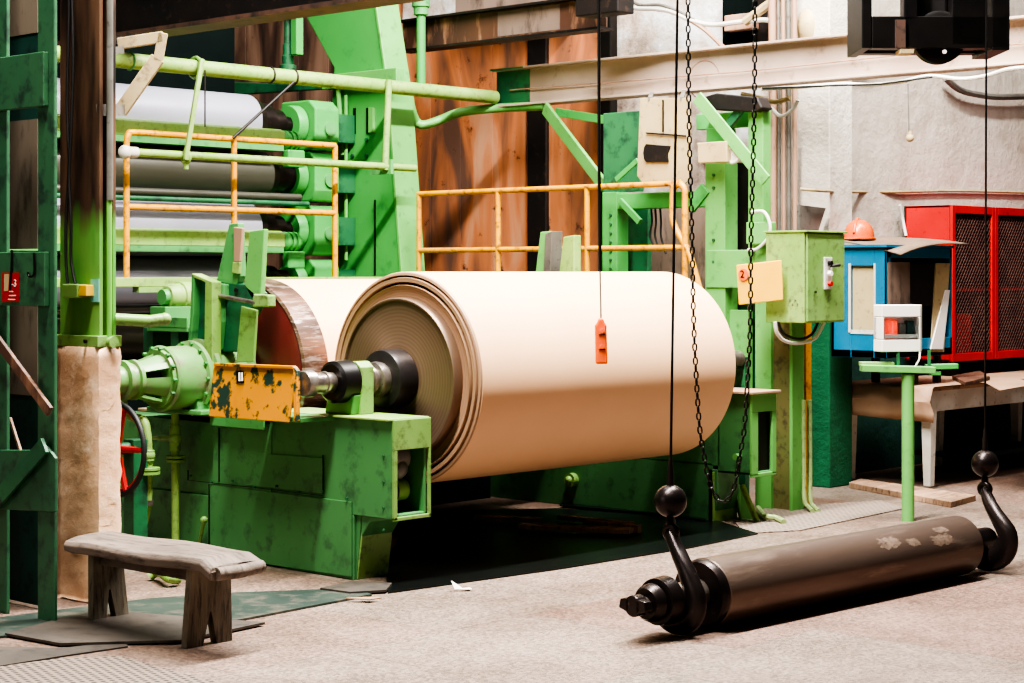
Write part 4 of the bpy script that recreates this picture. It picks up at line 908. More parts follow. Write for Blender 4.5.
def hook(u_b, v_b, Yd, ptop, hb_, label, center, lab_rope):
    """ball, shank and hook that cradles the journal at center"""
    ball = W(u_b, v_b, Yd)
    t = thing('crane_hook', label, 'crane hook', (center.x,center.y,center.z-.155))
    MB().tube([ptop, ball+Z_*.10],.0065,8).build('rope', M['black'], t, smooth=True)
    MB().tube([ball+Z_*.065,ball+Z_*.13,ball+Z_*.20],[.018,.016,.008],10).build('rope_socket', M['hook'], t, smooth=True)
    MB().sphere(ball,.078,32,18).build('ball_weight', M['hook'], t, smooth=True)
    eye = ball+Vector((0,0,-.155))
    eye.x += (center.x-ball.x)*.1; eye.y += (center.y-ball.y)*.1
    MB().tube([ball-Z_*.07, eye+Z_*.03],.017,10).torus(ball-Z_*.095,B_,.024,.009,16,8).build('link', M['hook'], t, smooth=True)
    # hook body in the plane across the journal: shank -> back (-b side) -> bowl -> tip (+b side)
    c = center; path = []; rad = []
    sx = c.x-eye.x
    e2 = eye
    path.append(e2); rad.append(.03)
    path.append(e2.lerp(c+Vector((0,-.085,.10)),.35)+Vector((0,.0,0))); rad.append(.036)
    path.append(e2.lerp(c+Vector((0,-.100,.09)),.75)); rad.append(.044)
    for k in range(13):
        an = math.radians(20-k*18.5)     # from back side round the bottom to the tip
        R = .122*(hb_ or 1)
        path.append(c+Vector((0,-R*math.cos(an)*1.0,R*math.sin(an)*.93))); rad.append([.058,.064,.068,.070,.068,.064,.058,.052,.046,.038,.030,.022,.012][k])
    m = MB().tube(smoothpts(path,3), [rad[min(len(rad)-1,int(i/3))]*(1-(i%3)/3)+rad[min(len(rad)-1,int(i/3)+1)]*((i%3)/3) for i in range((len(path)-1)*3+1)], 16)
    # flatten in thickness
    for v in m.v:
        w_ = max(0,min(1,(c.z+.25-v.z)/.2)); v.x = c.x+(v.x-c.x)*(1-.4*w_) if v.z < c.z+.2 else v.x
    m.build('hook_body', M['hook'], t, smooth=True)
    MB().torus(eye+Z_*.01,A_,.03,.018,20,10).build('hook_eye', M['hook'], t, smooth=True)
    return t
# roller on the floor
PL = pz(735,586,.175); PR = pz(953,545,.175)
dr = (PR-PL); dr.z = 0; dr.normalize()
PL.z = PR.z = .17
L1 = PL - dr*.24; L2 = PR + dr*.06
LEN = (L2-L1).length
t = thing('steel_roller', 'long brown steel roller lying on the floor, held by two crane hooks', 'roller', ((L1+L2)/2-Z_*.17))
MB().lathe(L1, dr, [(0,.10),(0,.152),(.012,.165),(LEN-.012,.165),(LEN,.152),(LEN,.1)], 80).build('roller_body', M['oldroll'], t, smooth=True)
MB().lathe(L1-dr*.04, dr, [(0,.06),(0,.150),(.012,.160),(.03,.162),(.045,.162)], 64).build('end_flange', M['hook'], t, smooth=True)
MB().lathe(L1-dr*.30, dr, [(0,.062),(.0,.066),(.28,.074)], 32).build('journal', M['shaft'], t, smooth=True)
MB().lathe(L1-dr*.44, dr, [(.02,.03),(.02,.07),(.04,.085),(.07,.09),(.075,.078),(.09,.078),(.095,.108),(.17,.114),(.18,.07),(.2,.066)], 48).build('bearing_ring', M['hook'], t, smooth=True)
MB().lathe(L1-dr*.50, dr, [(0,.02),(0,.032),(.13,.036)], 24).build('shaft_end', M['shaft'], t, smooth=True)
# worn bright patches near the far end
for (s0,s1_,a0_,a1_) in ((LEN-.95,LEN-.78,.55,.95),(LEN-.70,LEN-.62,.50,.72),(LEN-.48,LEN-.30,.35,.70),(LEN-.40,LEN-.30,.80,.98)):
    sdv = dr.cross(Z_).normalized(); vs=[]; fs=[]; N=10
    for i in range(N+1):
        for j in range(N+1):
            an = a0_+(a1_-a0_)*j/N + .05*math.sin(i*1.7); ss = s0+(s1_-s0)*i/N + .02*math.sin(j*1.9)
            vs.append(L1+dr*ss+(sdv*math.cos(an)+Z_*math.sin(an))*.1656)
    for i in range(N):
        for j in range(N):
            if (i in (0,N-1) and j in (0,N-1)) or random.random() < .12: continue
            k = i*(N+1)+j; fs.append((k,k+1,k+N+2,k+N+1))
    MB().add(vs,fs).build('worn_patch', M['patch'], t, smooth=True)
# two-jaw coupling
c = L1-dr*.51; s1 = dr.cross(Z_).normalized()
m = MB()
for sgn in (-1,1):
    m.prism([c+s1*sgn*.02+Z_*.035,c+s1*sgn*.075+Z_*.028,c+s1*sgn*.085-Z_*.015,c+s1*sgn*.02-Z_*.035],dr*.05)
m.cyl(c,c+dr*.06,.05,20)
m.build('jaw_coupling', M['hook'], t, bevel=.006)
MB().lathe(L2, dr, [(0,.13),(.03,.12),(.035,.075),(.3,.07),(.3,.02)], 40).build('journal', M['hook'], t, smooth=True)
j1 = L1-dr*.215; j2 = L2+dr*.19+Vector((.01,-.04,0))
j1.z = .175; j2.z = .20
top1 = W(681,-120,8.9); top2 = W(988,-120,10.9)
hook(670.5,501,8.86,W(692,-1000,8.9),None,'left crane hook with a dark ball, gripping the near end of the roller',j1,'')
hook(985,463.5,10.75,W(989,-780,10.8),1.18,'right crane hook with a dark ball, gripping the far end of the roller',j2,'')

# chain loop
pathL = smoothpts([W(686,-860,10.0),W(686.6,-500,10.0),W(687,-150,10.0),W(688,0,10.0),W(689,120,10.0),W(692,240,10.0),W(694,330,10.0),W(699,420,10.0),W(704,455,10.0),W(709,480,10.0),W(715,495,10.0),W(722,501,10.0),W(730,497,10.0),W(736,480,10.0),W(740,455,10.0),W(745,420,10.0),W(750,330,10.0),W(751,240,10.0),W(754,120,10.0),W(755,0,10.0),W(755,-150,10.0),W(756,-500,10.0),W(756,-860,10.0)],24)
m = MB(); pitch = .037; dist = 0; last = pathL[0]; k = 0
cum = [0]
for i in range(1,len(pathL)): cum.append(cum[-1]+(pathL[i]-pathL[i-1]).length)
def at(s_):
    import bisect
    i = min(len(cum)-2, max(0, bisect.bisect_right(cum, s_)-1))
    f = (s_-cum[i])/max(1e-9,cum[i+1]-cum[i]); return pathL[i].lerp(pathL[i+1], f), (pathL[i+1]-pathL[i]).normalized()
nl = int(cum[-1]/pitch)
side = Vector((Ra,Rb,0)); fw = Vector((Fa,Fb,0))
for k in range(nl):
    c, d = at((k+.5)*pitch)
    s1 = side if k%2 == 0 else fw
    s1 = (s1 + (fw if k%2 == 0 else side)*.35).normalized()
    s1 = (s1-d*s1.dot(d)).normalized()
    pts = []
    hl, hw_ = .0165, .0115
    for j in range(10):
        an = 2*PI*j/10
        pts.append(c+d*(math.sin(an)*hw_+(hl-hw_+.003)*(1 if math.sin(an)>0.01 else (-1 if math.sin(an)<-.01 else 0))*1.0)+s1*math.cos(an)*hw_)
    m.tube(pts,.0048,6,closed=True)
tag(m.build('hoist_chain', M['black'], smooth=True), 'dark hoist chain hanging in a long loop in front of the reel', 'chain')
# black cable with orange pendant
t = thing('pendant_control', 'orange pendant control hanging on a black cable in front of the reel', 'pendant', W(601,363,10.2))
MB().tube([W(598,-840,10.2),W(599,-170,10.2),W(599,150,10.2),W(600,270,10.2)],.009,8).build('cable', M['black'], t, smooth=True)
MB().tube([W(600,268,10.2),W(601,320,10.2)],.005,8).build('thin_cable', M['grey'], t, smooth=True)
c = W(601,341,10.2); 
m = MB(); ax = (Z_+side*-.06).normalized(); s2 = side
m.prism([c-Z_*.125+s2*-.030+fy*-.02,c-Z_*.125+s2*.036+fy*-.02,c+Z_*.085+s2*.030+fy*-.02,c+Z_*.105+s2*.018+fy*-.02,c+Z_*.125+s2*.012+fy*-.02,c+Z_*.125-s2*.014+fy*-.02,c+Z_*.10-s2*.022+fy*-.02,c+Z_*.085-s2*.034+fy*-.02],fy*.05)
m.build('handset', M['orange'], t, bevel=.010)
for dz in (.055,-.03): MB().cyl(c+Z_*dz-fy*.02+s2*.006,c+Z_*dz-fy*.032+s2*.006,.012,14).build('button', M['orange'], t, smooth=True)
for dz in (.035,-.045): MB().bar(c+Z_*dz-fy*.022-s2*.012,c+Z_*dz-fy*.022+s2*.022,.006,.006).build('button_slot', M['dark_steel'], t)

# ================================================================ RIGHT SIDE: box on pole, kiosk, table, cabinet
g0 = pz(908,521,0)
t = thing('stand_pole', 'bright green steel pole with a flat bracket top on the floor', 'pole', g0)
MB().cyl(g0,g0+Z_*1.0,.043,28).build('pole', M['green_light'], t, smooth=True)
Yp = 12.77
m = MB(); p = W(861,368,Yp); q = W(934,370,Yp); m.bar(p,q,.12,.045)
m.build('bracket_bar', M['green_light'], t, bevel=.004)
m = MB(); m.bar(W(860,364,Yp+.1),W(893,364,Yp+.1),.1,.03); m.build('bracket_bar', M['lime'], t, bevel=.004)
m = MB(); m.bar(W(926,367,Yp+.15),W(957,366,Yp+.15),.1,.035); m.bar(W(930,373,Yp+.15),W(940,373,Yp+.15),.08,.03); m.build('bracket_bar', M['green_frame'], t, bevel=.004)
m = MB(); m.bar(W(898,352,Yp+.05),W(898,368,Yp+.05),.02,.02,side); m.bar(W(929,350,Yp+.1),W(929,368,Yp+.1),.02,.02,side); m.build('upright_stub', M['green_dark'], t)
t = thing('breaker_box', 'small white breaker box with a clear window on the green pole', 'breaker box', W(905,352,Yp))
p0 = W(882,352,Yp); zt = W(882,305,Yp).z; fr = (W(921,352,Yp+.08)-p0); fr.z = 0
frn = fr.normalized(); dn = Vector((-frn.y,frn.x,0)); 
if dn.dot(fy) < 0: dn = -dn
def rb(m,s0,s1,z0,z1,d0,d1):
    L = fr.length
    m.prism([p0+frn*(s0*L)+dn*d0+Z_*(z0*(zt-p0.z)),p0+frn*(s1*L)+dn*d0+Z_*(z0*(zt-p0.z)),p0+frn*(s1*L)+dn*d1+Z_*(z0*(zt-p0.z)),p0+frn*(s0*L)+dn*d1+Z_*(z0*(zt-p0.z))],(0,0,(z1-z0)*(zt-p0.z))); return m
m = MB(); rb(m,0,1,0,.26,0,.13); rb(m,0,1,.74,1,0,.13); rb(m,0,.06,.26,.74,0,.13); rb(m,.94,1,.26,.74,0,.13); rb(m,0,1,.26,.74,.08,.13)
m.build('case', M['white'], t, bevel=.006)
rb(MB(),1.0,1.05,0,1,.01,.17).build('side_case', M['beige'], t, bevel=.004)
rb(MB(),.06,.94,.28,.72,-.002,.004).build('clear_window', M['glass'], t)
m = MB(); rb(m,.2,.32,.36,.66,.03,.08); rb(m,.33,.45,.36,.66,.03,.08); m.build('red_breaker', M['redlamp'], t, bevel=.004)
rb(MB(),.5,.68,.36,.6,.04,.08).build('breaker', M['grey'], t, bevel=.004)
rb(MB(),.7,.88,.34,.66,.03,.08).build('breaker', M['teal_dark'], t, bevel=.004)
rb(MB(),.08,.92,.29,.37,.01,.03).build('terminal_strip', M['white'], t)
tag(MB().tube(smoothpts([W(920,352,Yp),W(919,360,Yp-.02),W(914,368,Yp-.02)]),.006,6).build('short_wire', M['cable_w']), 'short white wire below the breaker box', 'wire')

# blue kiosk
t = thing('phone_booth', 'blue wall booth with a slumped board roof behind the breaker box', 'booth', (12.9,7.9,.82))
MB().box(12.95,13.0,7.7,7.75,.815,1.05).build('support_leg', M['dark_steel'], t)
MB().box(13.3,13.35,7.7,7.75,.815,1.05).build('support_leg', M['dark_steel'], t)
MB().box(12.95,13.0,8.05,8.1,.815,1.05).build('support_leg', M['dark_steel'], t)
a0, a1, b0, b1, z0, z1 = 12.40, 13.38, 7.62, 8.12, 1.04, 1.89
wl = pa(851,265,a0); wr = pa(874,265,a0); zt_, zb_ = pa(862,266,a0).z, pa(862,330,a0).z
m = MB(); m.box(a0,a0+.03,b0,wr.y,z0,z1).box(a0,a0+.03,wl.y,b1,z0,z1).box(a0,a0+.03,wr.y,wl.y,z0,zb_).box(a0,a0+.03,wr.y,wl.y,zt_,z1)
m.box(a0,a1,b1-.03,b1,z0,z1); m.box(a0,a1,b0,b1,z0,z0+.06)
m.box(a0,a0+.06,b0,b0+.02,z0,z1).box(a0,a1,b0,b0+.02,z0,z0+.14).box(a0,a1,b0,b0+.02,z1-.08,z1).box(a1-.03,a1,b0,b1,z0,z1)
m.build('shell', M['blue'], t, bevel=.004)
m = MB(); m.box(a0-.006,a0,wl.y,wl.y+.02,zb_-.02,zt_+.02).box(a0-.006,a0,wr.y-.015,wr.y,zb_-.02,zt_+.02).box(a0-.006,a0,wr.y,wl.y,zb_-.03,zb_); m.build('window_trim', M['grey_white'], t)
MB().box(a0+.025,a0+.028,wr.y,wl.y,zb_,zt_).build('window_pane', M['beige'], t)
pA = lambda u,v,dd=0: pb(u,v,b0-.004+dd)
MB().prism([pA(888,262),pA(910,262),pA(910,305),pA(888,305)],(0,.01,0)).build('front_board', M['brownwall'], t)
MB().prism([pA(910,264,.01),pA(936,264,.01),pA(934,306,.01),pA(910,306,.01)],(0,.01,0)).build('dark_pane', M['darkred'] if False else M['dark_steel'], t)
MB().prism([pA(936,263),pA(950,263),pA(944,352),pA(931,352)],(0,.01,0)).build('front_board', M['beige'], t)
MB().prism([pA(946,290,-.01),pA(950,290,-.01),pA(943,349,-.01),pA(931,349,-.01)],(0,.01,0)).build('white_panel', M['white'], t)
MB().box(a0-.03,a1,b0-.02,b1,z1,z1+.02).build('roof_panel', M['blue'], t)
# slumped board roof
top = []
prof = [(884,244),(905,243),(935,244),(959,247)]
m = MB()
n = 8; vs = []; fs = []
def roofpt(s_, w_):
    u = 885+s_*75; base = pb(u,0,b0).x if False else 0
    a = a0+.0+s_*1.02; b = b1-.02-w_*(b1-b0+.10)
    z = z1+.055 - .05*w_*w_ + .012*math.sin(s_*3.0) - (.07*(1-s_)**3)*w_ + .02*s_
    return Vector((a,b,z))
for i in range(n+1):
    for j in range(n+1): vs.append(roofpt(i/n,j/n))
for i in range(n):
    for j in range(n):
        k = i*(n+1)+j; fs.append((k,k+n+1,k+n+2,k+1))
m.add(vs,fs); ob = m.build('board_roof', M['roofboard'], t, smooth=True); sm = ob.modifiers.new('s','SOLIDIFY'); sm.thickness = .012
# hard hat
hc = Vector((12.98,8.22,1.955))
hc = pb(859,246,7.98); hc.z = 1.955
t = thing('hard_hat', 'orange hard hat resting on top of the blue booth', 'hard hat', hc)
prof = [(0,.13),(.012,.132),(.014,.118),(.05,.116),(.09,.104),(.125,.08),(.148,.045),(.156,.001)]
MB().lathe(hc, Z_, prof, 32).build('shell', M['hat'], t, smooth=True)
MB().tube([hc+Vector((-.12,-.03,.05)),hc+Vector((-.09,-.02,.115)),hc+Vector((-.02,0,.16)),hc+Vector((.06,.02,.145)),hc+Vector((.12,.03,.06))],.012,8).build('crest_ridge', M['hat'], t, smooth=True)
MB().prism([hc+Vector((-.11,-.08,.002)),hc+Vector((-.165,-.05,-.002)),hc+Vector((-.17,.03,-.002)),hc+Vector((-.11,.08,.002))],(0,0,.01)).build('brim', M['hat'], t, bevel=.003)

# table
t = thing('work_table', 'long wooden table with white legs and a kraft paper cover by the wall', 'table', (14.1,7.93,0))
TA0, TA1, TB0, TB1, TZ = 12.86, 15.9, 7.50, 8.36, .80
MB().box(TA0,TA1,TB0,TB1,TZ-.03,TZ).build('tabletop', M['plank'], t, bevel=.004)
m = MB(); m.box(TA0+.05,TA1-.03,TB0+.03,TB0+.05,TZ-.19,TZ-.03).box(TA0+.04,TA0+.06,TB0+.03,TB1-.03,TZ-.19,TZ-.03); m.build('apron', M['grey_white'], t)
for a, b in ((12.92,7.56),(12.92,8.28),(15.7,7.56),(14.3,8.28),(15.7,8.28)):
    MB().prism([(a-.045,b-.045,TZ-.03),(a+.045,b-.045,TZ-.03),(a+.045,b+.045,TZ-.03),(a-.045,b+.045,TZ-.03)],(0,0,.001)).add([(a-.03,b-.03,.03),(a+.03,b-.03,.03),(a+.03,b+.03,.03),(a-.03,b+.03,.03),(a-.048,b-.048,TZ-.03),(a+.048,b-.048,TZ-.03),(a+.048,b+.048,TZ-.03),(a-.048,b+.048,TZ-.03)],[(3,2,1,0),(4,5,6,7),(0,1,5,4),(1,2,6,5),(2,3,7,6),(3,0,4,7)]).build('leg', M['grey_white'], t, bevel=.004)
# paper cover
m = MB(); vs = []; fs = []; nx, ny = 14, 10
prof = [(-.045,-.27),(-.05,-.20),(-.052,-.14),(-.055,-.11),(-.03,-.06),(-.02,-.01),(.0,.006),(.1,.008),(.5,.008),(1.2,.008),(2.2,.008),(3.0,.008)]
for i,(da_,dz_) in enumerate(prof):
    for j in range(ny+1):
        f = j/ny
        b = TB0-.02+f*(TB1-TB0+.03)
        w = .012*math.sin(f*9+i*1.3) if dz_ < -.02 else .002*math.sin(f*7+i)
        zz = TZ+dz_+ (.03*(f) if dz_ < -.2 else 0)
        vs.append(Vector((TA0+da_+w, b-(.02 if dz_<-.15 else 0), zz+.002)))
for i in range(len(prof)-1):
    for j in range(ny):
        k = i*(ny+1)+j; fs.append((k,k+ny+1,k+ny+2,k+1))
m.add(vs,fs); ob = m.build('paper_cover', M['kraft_flat'], smooth=True); sm = ob.modifiers.new('s','SOLIDIFY'); sm.thickness = .003
tag(ob, 'brown kraft paper sheet draped over the left end of the table', 'paper cover')
tag(MB().prism([pz(952,379,TZ+.012),pz(980,374,TZ+.012),pz(990,380,TZ+.012),pz(965,386,TZ+.012)],(0,0,.03)).build('wood_offcut', M['rust_steel'], bevel=.004), 'small brown wooden offcut lying on the table under the red cabinet', 'offcut')
tag(MB().prism([pz(985,383,TZ+.012),pz(1010,378,TZ+.012),pz(1040,384,TZ+.012),pz(1000,391,TZ+.012)],(0,0,.006)).build('paper_sheet', M['kraft_flat']), 'flat pale sheet lying near the front edge of the table', 'sheet')
# plank on floor
p = [pz(849,488,.0),pz(860,484,.0),pz(976,501,.0),pz(951,508,.0)]
tag(MB().prism([Vector((x.x,x.y,0)) for x in p],(0,0,.045)).build('floor_plank', M['plank'], bevel=.004), 'rough wooden plank lying on the floor under the table legs', 'plank')
p = [pz(938,487),pz(1040,472),pz(1040,478),pz(990,495)]
# under-table clutter
tag(MB().box(14.2,15.6,7.9,8.5,.12,.16).box(14.3,14.4,8.0,8.1,0,.12).box(15.4,15.5,8.0,8.1,0,.12).build('low_shelf', M['teal_dark'], bevel=.004), 'low dark shelf in the shadow under the table', 'shelf')

# red cabinet
ca0, ca1, cb0, cb1, cz0, cz1 = 14.18, 17.0, 8.10, 8.52, .935, 2.27
t = thing('mesh_cabinet', 'red steel cabinet with diagonal mesh doors standing over the table', 'cabinet', ((ca0+ca1)/2,8.3,cz0))
m = MB(); m.box(ca0,ca0+.02,cb0,cb1,cz0,cz1).box(ca0,ca1,cb0,cb1,cz1-.02,cz1).box(ca0,ca1,cb0,cb1,cz0,cz0+.02)
m.build('cabinet_body', M['redpaint'], t, bevel=.004)
MB().box(ca0,ca1,cb1,cb1+.02,cz0,cz1).box(ca1,ca1+.02,cb0,cb1,cz0,cz1).build('back_panel', M['dark_steel'], t)
dsp = [(ca0+.0, ca0+.74),(ca0+.74, ca0+1.48),(ca0+1.48,ca0+2.2),(ca0+2.2,ca1)]
for (d0,d1) in dsp:
    fr_ = .055
    m = MB(); m.box(d0+.003,d0+fr_,cb0-.03,cb0-.002,cz0,cz1).box(d1-fr_,d1-.003,cb0-.03,cb0-.002,cz0,cz1).box(d0+fr_,d1-fr_,cb0-.03,cb0-.002,cz0,cz0+.07).box(d0+fr_,d1-fr_,cb0-.03,cb0-.002,cz1-.07,cz1)
    dd = m.build('door', M['redpaint'], t, bevel=.004)
    m = MB(); x0,x1,y0,y1 = d0+fr_,d1-fr_,cz0+.07,cz1-.07
    step = .036
    for sgn in (1,-1):
        kk = -40
        while kk < 60:
            # line  z = y0 + sgn*(x-x0)*1.25 + kk*step
            pts = []
            sl = 1.25*sgn
            off = y0+kk*step*1.6
            xa, xb = x0, x1
            za, zb2 = off, off+sl*(x1-x0)
            def clip(xa,za,xb,zb2):
                for lim, up in ((y0,0),(y1,1)):
                    ia = (za < lim) if not up else (za > lim); ib = (zb2 < lim) if not up else (zb2 > lim)
                    if ia and ib: return None
                    if ia: f = (lim-za)/(zb2-za); xa, za = xa+(xb-xa)*f, lim
                    if ib: f = (lim-za)/(zb2-za); xb, zb2 = xa+(xb-xa)*f, lim
                return xa,za,xb,zb2
            r_ = clip(xa,za,xb,zb2)
            if r_ and abs(r_[2]-r_[0]) > .01:
                m.bar((r_[0],cb0-.012,r_[1]),(r_[2],cb0-.012,r_[3]),.003,.005,(0,1,0))
            kk += 1
    m.build('wire_mesh', M['mesh'], dd)
MB().box(ca0+.03,ca1-.02,cb0+.1,cb0+.12,cz0+.6,cz0+.62).box(ca0+.3,ca0+.55,cb0+.1,cb0+.3,cz0+.02,cz0+.4).build('inner_shelf', M['redpaint'], t)
for fa,fz in ((ca0+.1,TZ+.012),(ca1-.5,0),(15.5,TZ+.012)): MB().box(fa,fa+.1,cb0+.04,cb0+.2,fz,cz0).build('foot', M['dark_steel'], t)

# ================================================================ LEFT: POST AND LATTICE

def rescale(names0, f):
    """move a group nearer to or farther from the eye, keeping feet on the floor"""
    cam_ = Vector((0,0,EYE))
    new = [o for o in bpy.data.objects if o.name not in names0]
    wl = {}
    for o in new:
        l_ = Vector(o.location); p = o.parent
        while p: l_ = l_+Vector(p.location); p = p.parent
        wl[o.name] = l_
    done = set()
    nw = {}
    for o in new:
        q = cam_+(wl[o.name]-cam_)*f
        if abs(wl[o.name].z) < .02: q.z = 0
        nw[o.name] = q
    for o in new:
        if o.type == 'MESH' and o.data.name not in done:
            done.add(o.data.name)
            for v in o.data.vertices:
                w_ = wl[o.name]+v.co; z_ = w_.z
                w_ = cam_+(w_-cam_)*f
                if z_ < .03 or w_.z < 0: w_.z = z_ if z_ < .03 else .0
                v.co = w_-nw[o.name]
    for o in new:
        o.location = nw[o.name]-(nw[o.parent.name] if o.parent else Vector((0,0,0)))
names0 = {o.name for o in bpy.data.objects}
t = thing('steel_column', 'tall steel column, rusty above and lime green below, wrapped in paper', 'column', (5.36,7.82,0))
MB().box(5.29,5.31,7.65,7.99,0,4.8).build('front_flange', M['post'], t, bevel=.003)
MB().box(5.365,5.385,7.65,7.99,0,4.8).build('rear_flange', M['post'], t, bevel=.003)
MB().box(5.31,5.365,7.74,7.76,0,4.8).build('web', M['dark_steel'], t)
m = MB().box(5.265,5.405,7.63,8.0,1.335,1.39).build('band_clamp', M['lime'], t, bevel=.004)
q = pa(123,339,5.44); MB().cyl((5.34,7.66,1.36),(5.34,7.60,1.36),.028,16).build('clamp_bolt', M['lime'], t, smooth=True)
MB().cyl((5.26,7.72,1.362),(5.25,7.72,1.362),.01,12).build('clamp_hole', M['black'], t)
MB().tube([(5.28,7.97,1.355),(5.28,8.12,1.365)],.014,10).sphere((5.28,8.12,1.365),.022).build('clamp_handle', M['dark_steel'], t, smooth=True)
# kraft wrap
m = MB(); vs = []; fs = []
per = [(5.275,8.0),(5.27,7.93),(5.268,7.86),(5.267,7.79),(5.268,7.72),(5.27,7.66),(5.28,7.638),(5.33,7.632),(5.37,7.634),(5.40,7.64)]
nz = 26
for i in range(nz+1):
    z = .01+1.325*i/nz
    for j,(a,b) in enumerate(per):
        w = .010*math.sin(i*1.1+j*.9)+.007*math.sin(i*2.3-j*1.7)+random.uniform(-.004,.004)
        if i in (0,nz): w *= .4
        if i < 4: w += .015*(4-i)/4
        a2, b2 = a, b
        if j < 7: a2 -= abs(w)
        if j >= 6: b2 -= abs(w)
        vs.append(Vector((a2,b2,z)))
for i in range(nz):
    for j in range(len(per)-1):
        k = i*len(per)+j; fs.append((k,k+1,k+1+len(per),k+len(per)))
m.add(vs,fs); ob = m.build('paper_wrap', M['kraft'], smooth=True); tag(ob, 'crumpled brown kraft paper wrapped around the foot of the steel column', 'paper wrap')
sm = ob.modifiers.new('s','SOLIDIFY'); sm.thickness = .003
tag(MB().tube([(5.335,7.635,1.345),(5.335,7.635,2.05)],.014,10).build('conduit_pipe', M['post_low'], smooth=True), 'green rod running up the side of the steel column', 'conduit')
tag(MB().tube([(5.335,7.63,2.05),(5.335,7.63,4.7)],.017,10).build('conduit_pipe', M['grey'], smooth=True), 'thin grey conduit up the side of the steel column, above the green rod', 'conduit')
q = pa(112,315,5.38)
tag(MB().tube([(5.37,7.63,q.z-.02),(5.50,7.53,q.z-.03),(5.56,7.49,q.z-.02)],.03,14).sphere((5.56,7.49,q.z-.02),.031).build('pipe_stub', M['lime'], smooth=True), 'short lime green pipe stub sticking out right of the steel column', 'pipe')
# junction box + cables
t = thing('junction_box', 'small yellow green junction box on the steel column', 'junction box', pa(70,298,5.26))
z0, z1 = pa(70,298,5.25).z, pa(70,284,5.25).z
p0, p1, p2 = pa(63,290,5.24).y, pa(78,290,5.24).y, pa(86,290,5.24).y
MB().box(5.235,5.29,p1,p0,z0,z1).build('box_body', M['lime'], t, bevel=.006)
MB().box(5.24,5.29,p2,p1-.004,z0+.01,z1-.004).build('box_end', M['cream'], t, bevel=.004)
for pp, lb in (([(68,-60),(69,0),(67,100),(69,165),(66,215),(66,260),(68,286)],'black cable running down the front of the column to the junction box, left one'),([(70,-60),(72,0),(73,60),(71,130),(69,175),(71,225),(71,260),(76,286)],'thin black cable beside the other one on the column front')):
    tag(MB().tube(smoothpts([pa(u,v,5.275) for u,v in pp]),.007,6).build('column_cable', M['rubber'], smooth=True), lb, 'cable')
tag(MB().box(5.284,5.289,pa(98,283,5.28).y,pa(90,283,5.28).y,pa(93,302,5.28).z,pa(93,279,5.28).z).build('blue_sticker', paint('faded teal sticker', S(96,176,160), S(120,196,180), None, rough=.5)), 'faded teal sticker right of the junction box', 'sticker')

rescale(names0, 1.055)
names0 = {o.name for o in bpy.data.objects}
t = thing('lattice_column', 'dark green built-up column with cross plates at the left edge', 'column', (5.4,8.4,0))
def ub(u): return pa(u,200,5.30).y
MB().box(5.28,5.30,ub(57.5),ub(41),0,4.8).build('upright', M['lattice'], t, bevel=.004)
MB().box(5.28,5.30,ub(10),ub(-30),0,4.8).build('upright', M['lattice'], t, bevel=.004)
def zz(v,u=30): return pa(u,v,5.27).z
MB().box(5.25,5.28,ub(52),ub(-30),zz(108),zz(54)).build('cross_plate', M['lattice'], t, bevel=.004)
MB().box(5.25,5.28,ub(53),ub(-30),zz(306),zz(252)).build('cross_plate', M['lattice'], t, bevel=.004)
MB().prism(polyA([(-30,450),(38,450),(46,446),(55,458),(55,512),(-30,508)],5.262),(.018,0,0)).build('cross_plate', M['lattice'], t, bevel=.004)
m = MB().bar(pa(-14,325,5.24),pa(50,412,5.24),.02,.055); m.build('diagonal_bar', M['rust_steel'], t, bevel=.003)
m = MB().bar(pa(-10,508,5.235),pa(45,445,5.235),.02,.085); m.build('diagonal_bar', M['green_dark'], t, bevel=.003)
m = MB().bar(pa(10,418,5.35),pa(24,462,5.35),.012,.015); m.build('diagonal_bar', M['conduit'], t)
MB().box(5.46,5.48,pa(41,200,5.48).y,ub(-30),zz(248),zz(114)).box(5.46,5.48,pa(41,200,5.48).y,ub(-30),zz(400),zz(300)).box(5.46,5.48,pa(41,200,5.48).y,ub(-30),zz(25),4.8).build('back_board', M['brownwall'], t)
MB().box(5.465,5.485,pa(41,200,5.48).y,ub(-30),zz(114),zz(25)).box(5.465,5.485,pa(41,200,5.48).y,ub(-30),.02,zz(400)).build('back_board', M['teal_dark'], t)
MB().tube(smoothpts([pa(34,253,5.24),pa(34.5,270,5.24),pa(33,276,5.24),pa(29,276,5.24),pa(28,272,5.24)]),.006,6).build('wire_hook', M['black'], t, smooth=True)
t = thing('warning_label', 'small red warning label with white marks on the dark green plate', 'label', pa(10,302,5.245))
MB().prism(polyA([(2,272.5),(18.5,272.5),(18.5,302),(2,302)],5.244),(.004,0,0)).build('label_sheet', M['redpaint'], t)
m = MB(); text_mesh('-3', .055, m, pa(14,283.5,5.2425), (0,-1,0), (0,0,1), .0008)
for i,(x0,x1,y) in enumerate(((9,13,291),(9,16,295),(8,15,299))): m.prism(polyA([(x0,y),(x1,y),(x1,y+1),(x0,y+1)],5.2425),(.002,0,0))
m.build('lettering', M['white'], t)
MB().prism(polyA([(4,274),(9,274),(8,291),(4,291)],5.2425),(.002,0,0)).build('pale_patch', M['beige'], t)
tag(MB().tube([pa(12,250,5.24),pa(11.5,270,5.24),pa(10,290,5.24)],.006,6).build('hanging_wire', M['black']), 'black wire hanging over the red warning label', 'wire')

rescale(names0, .965)
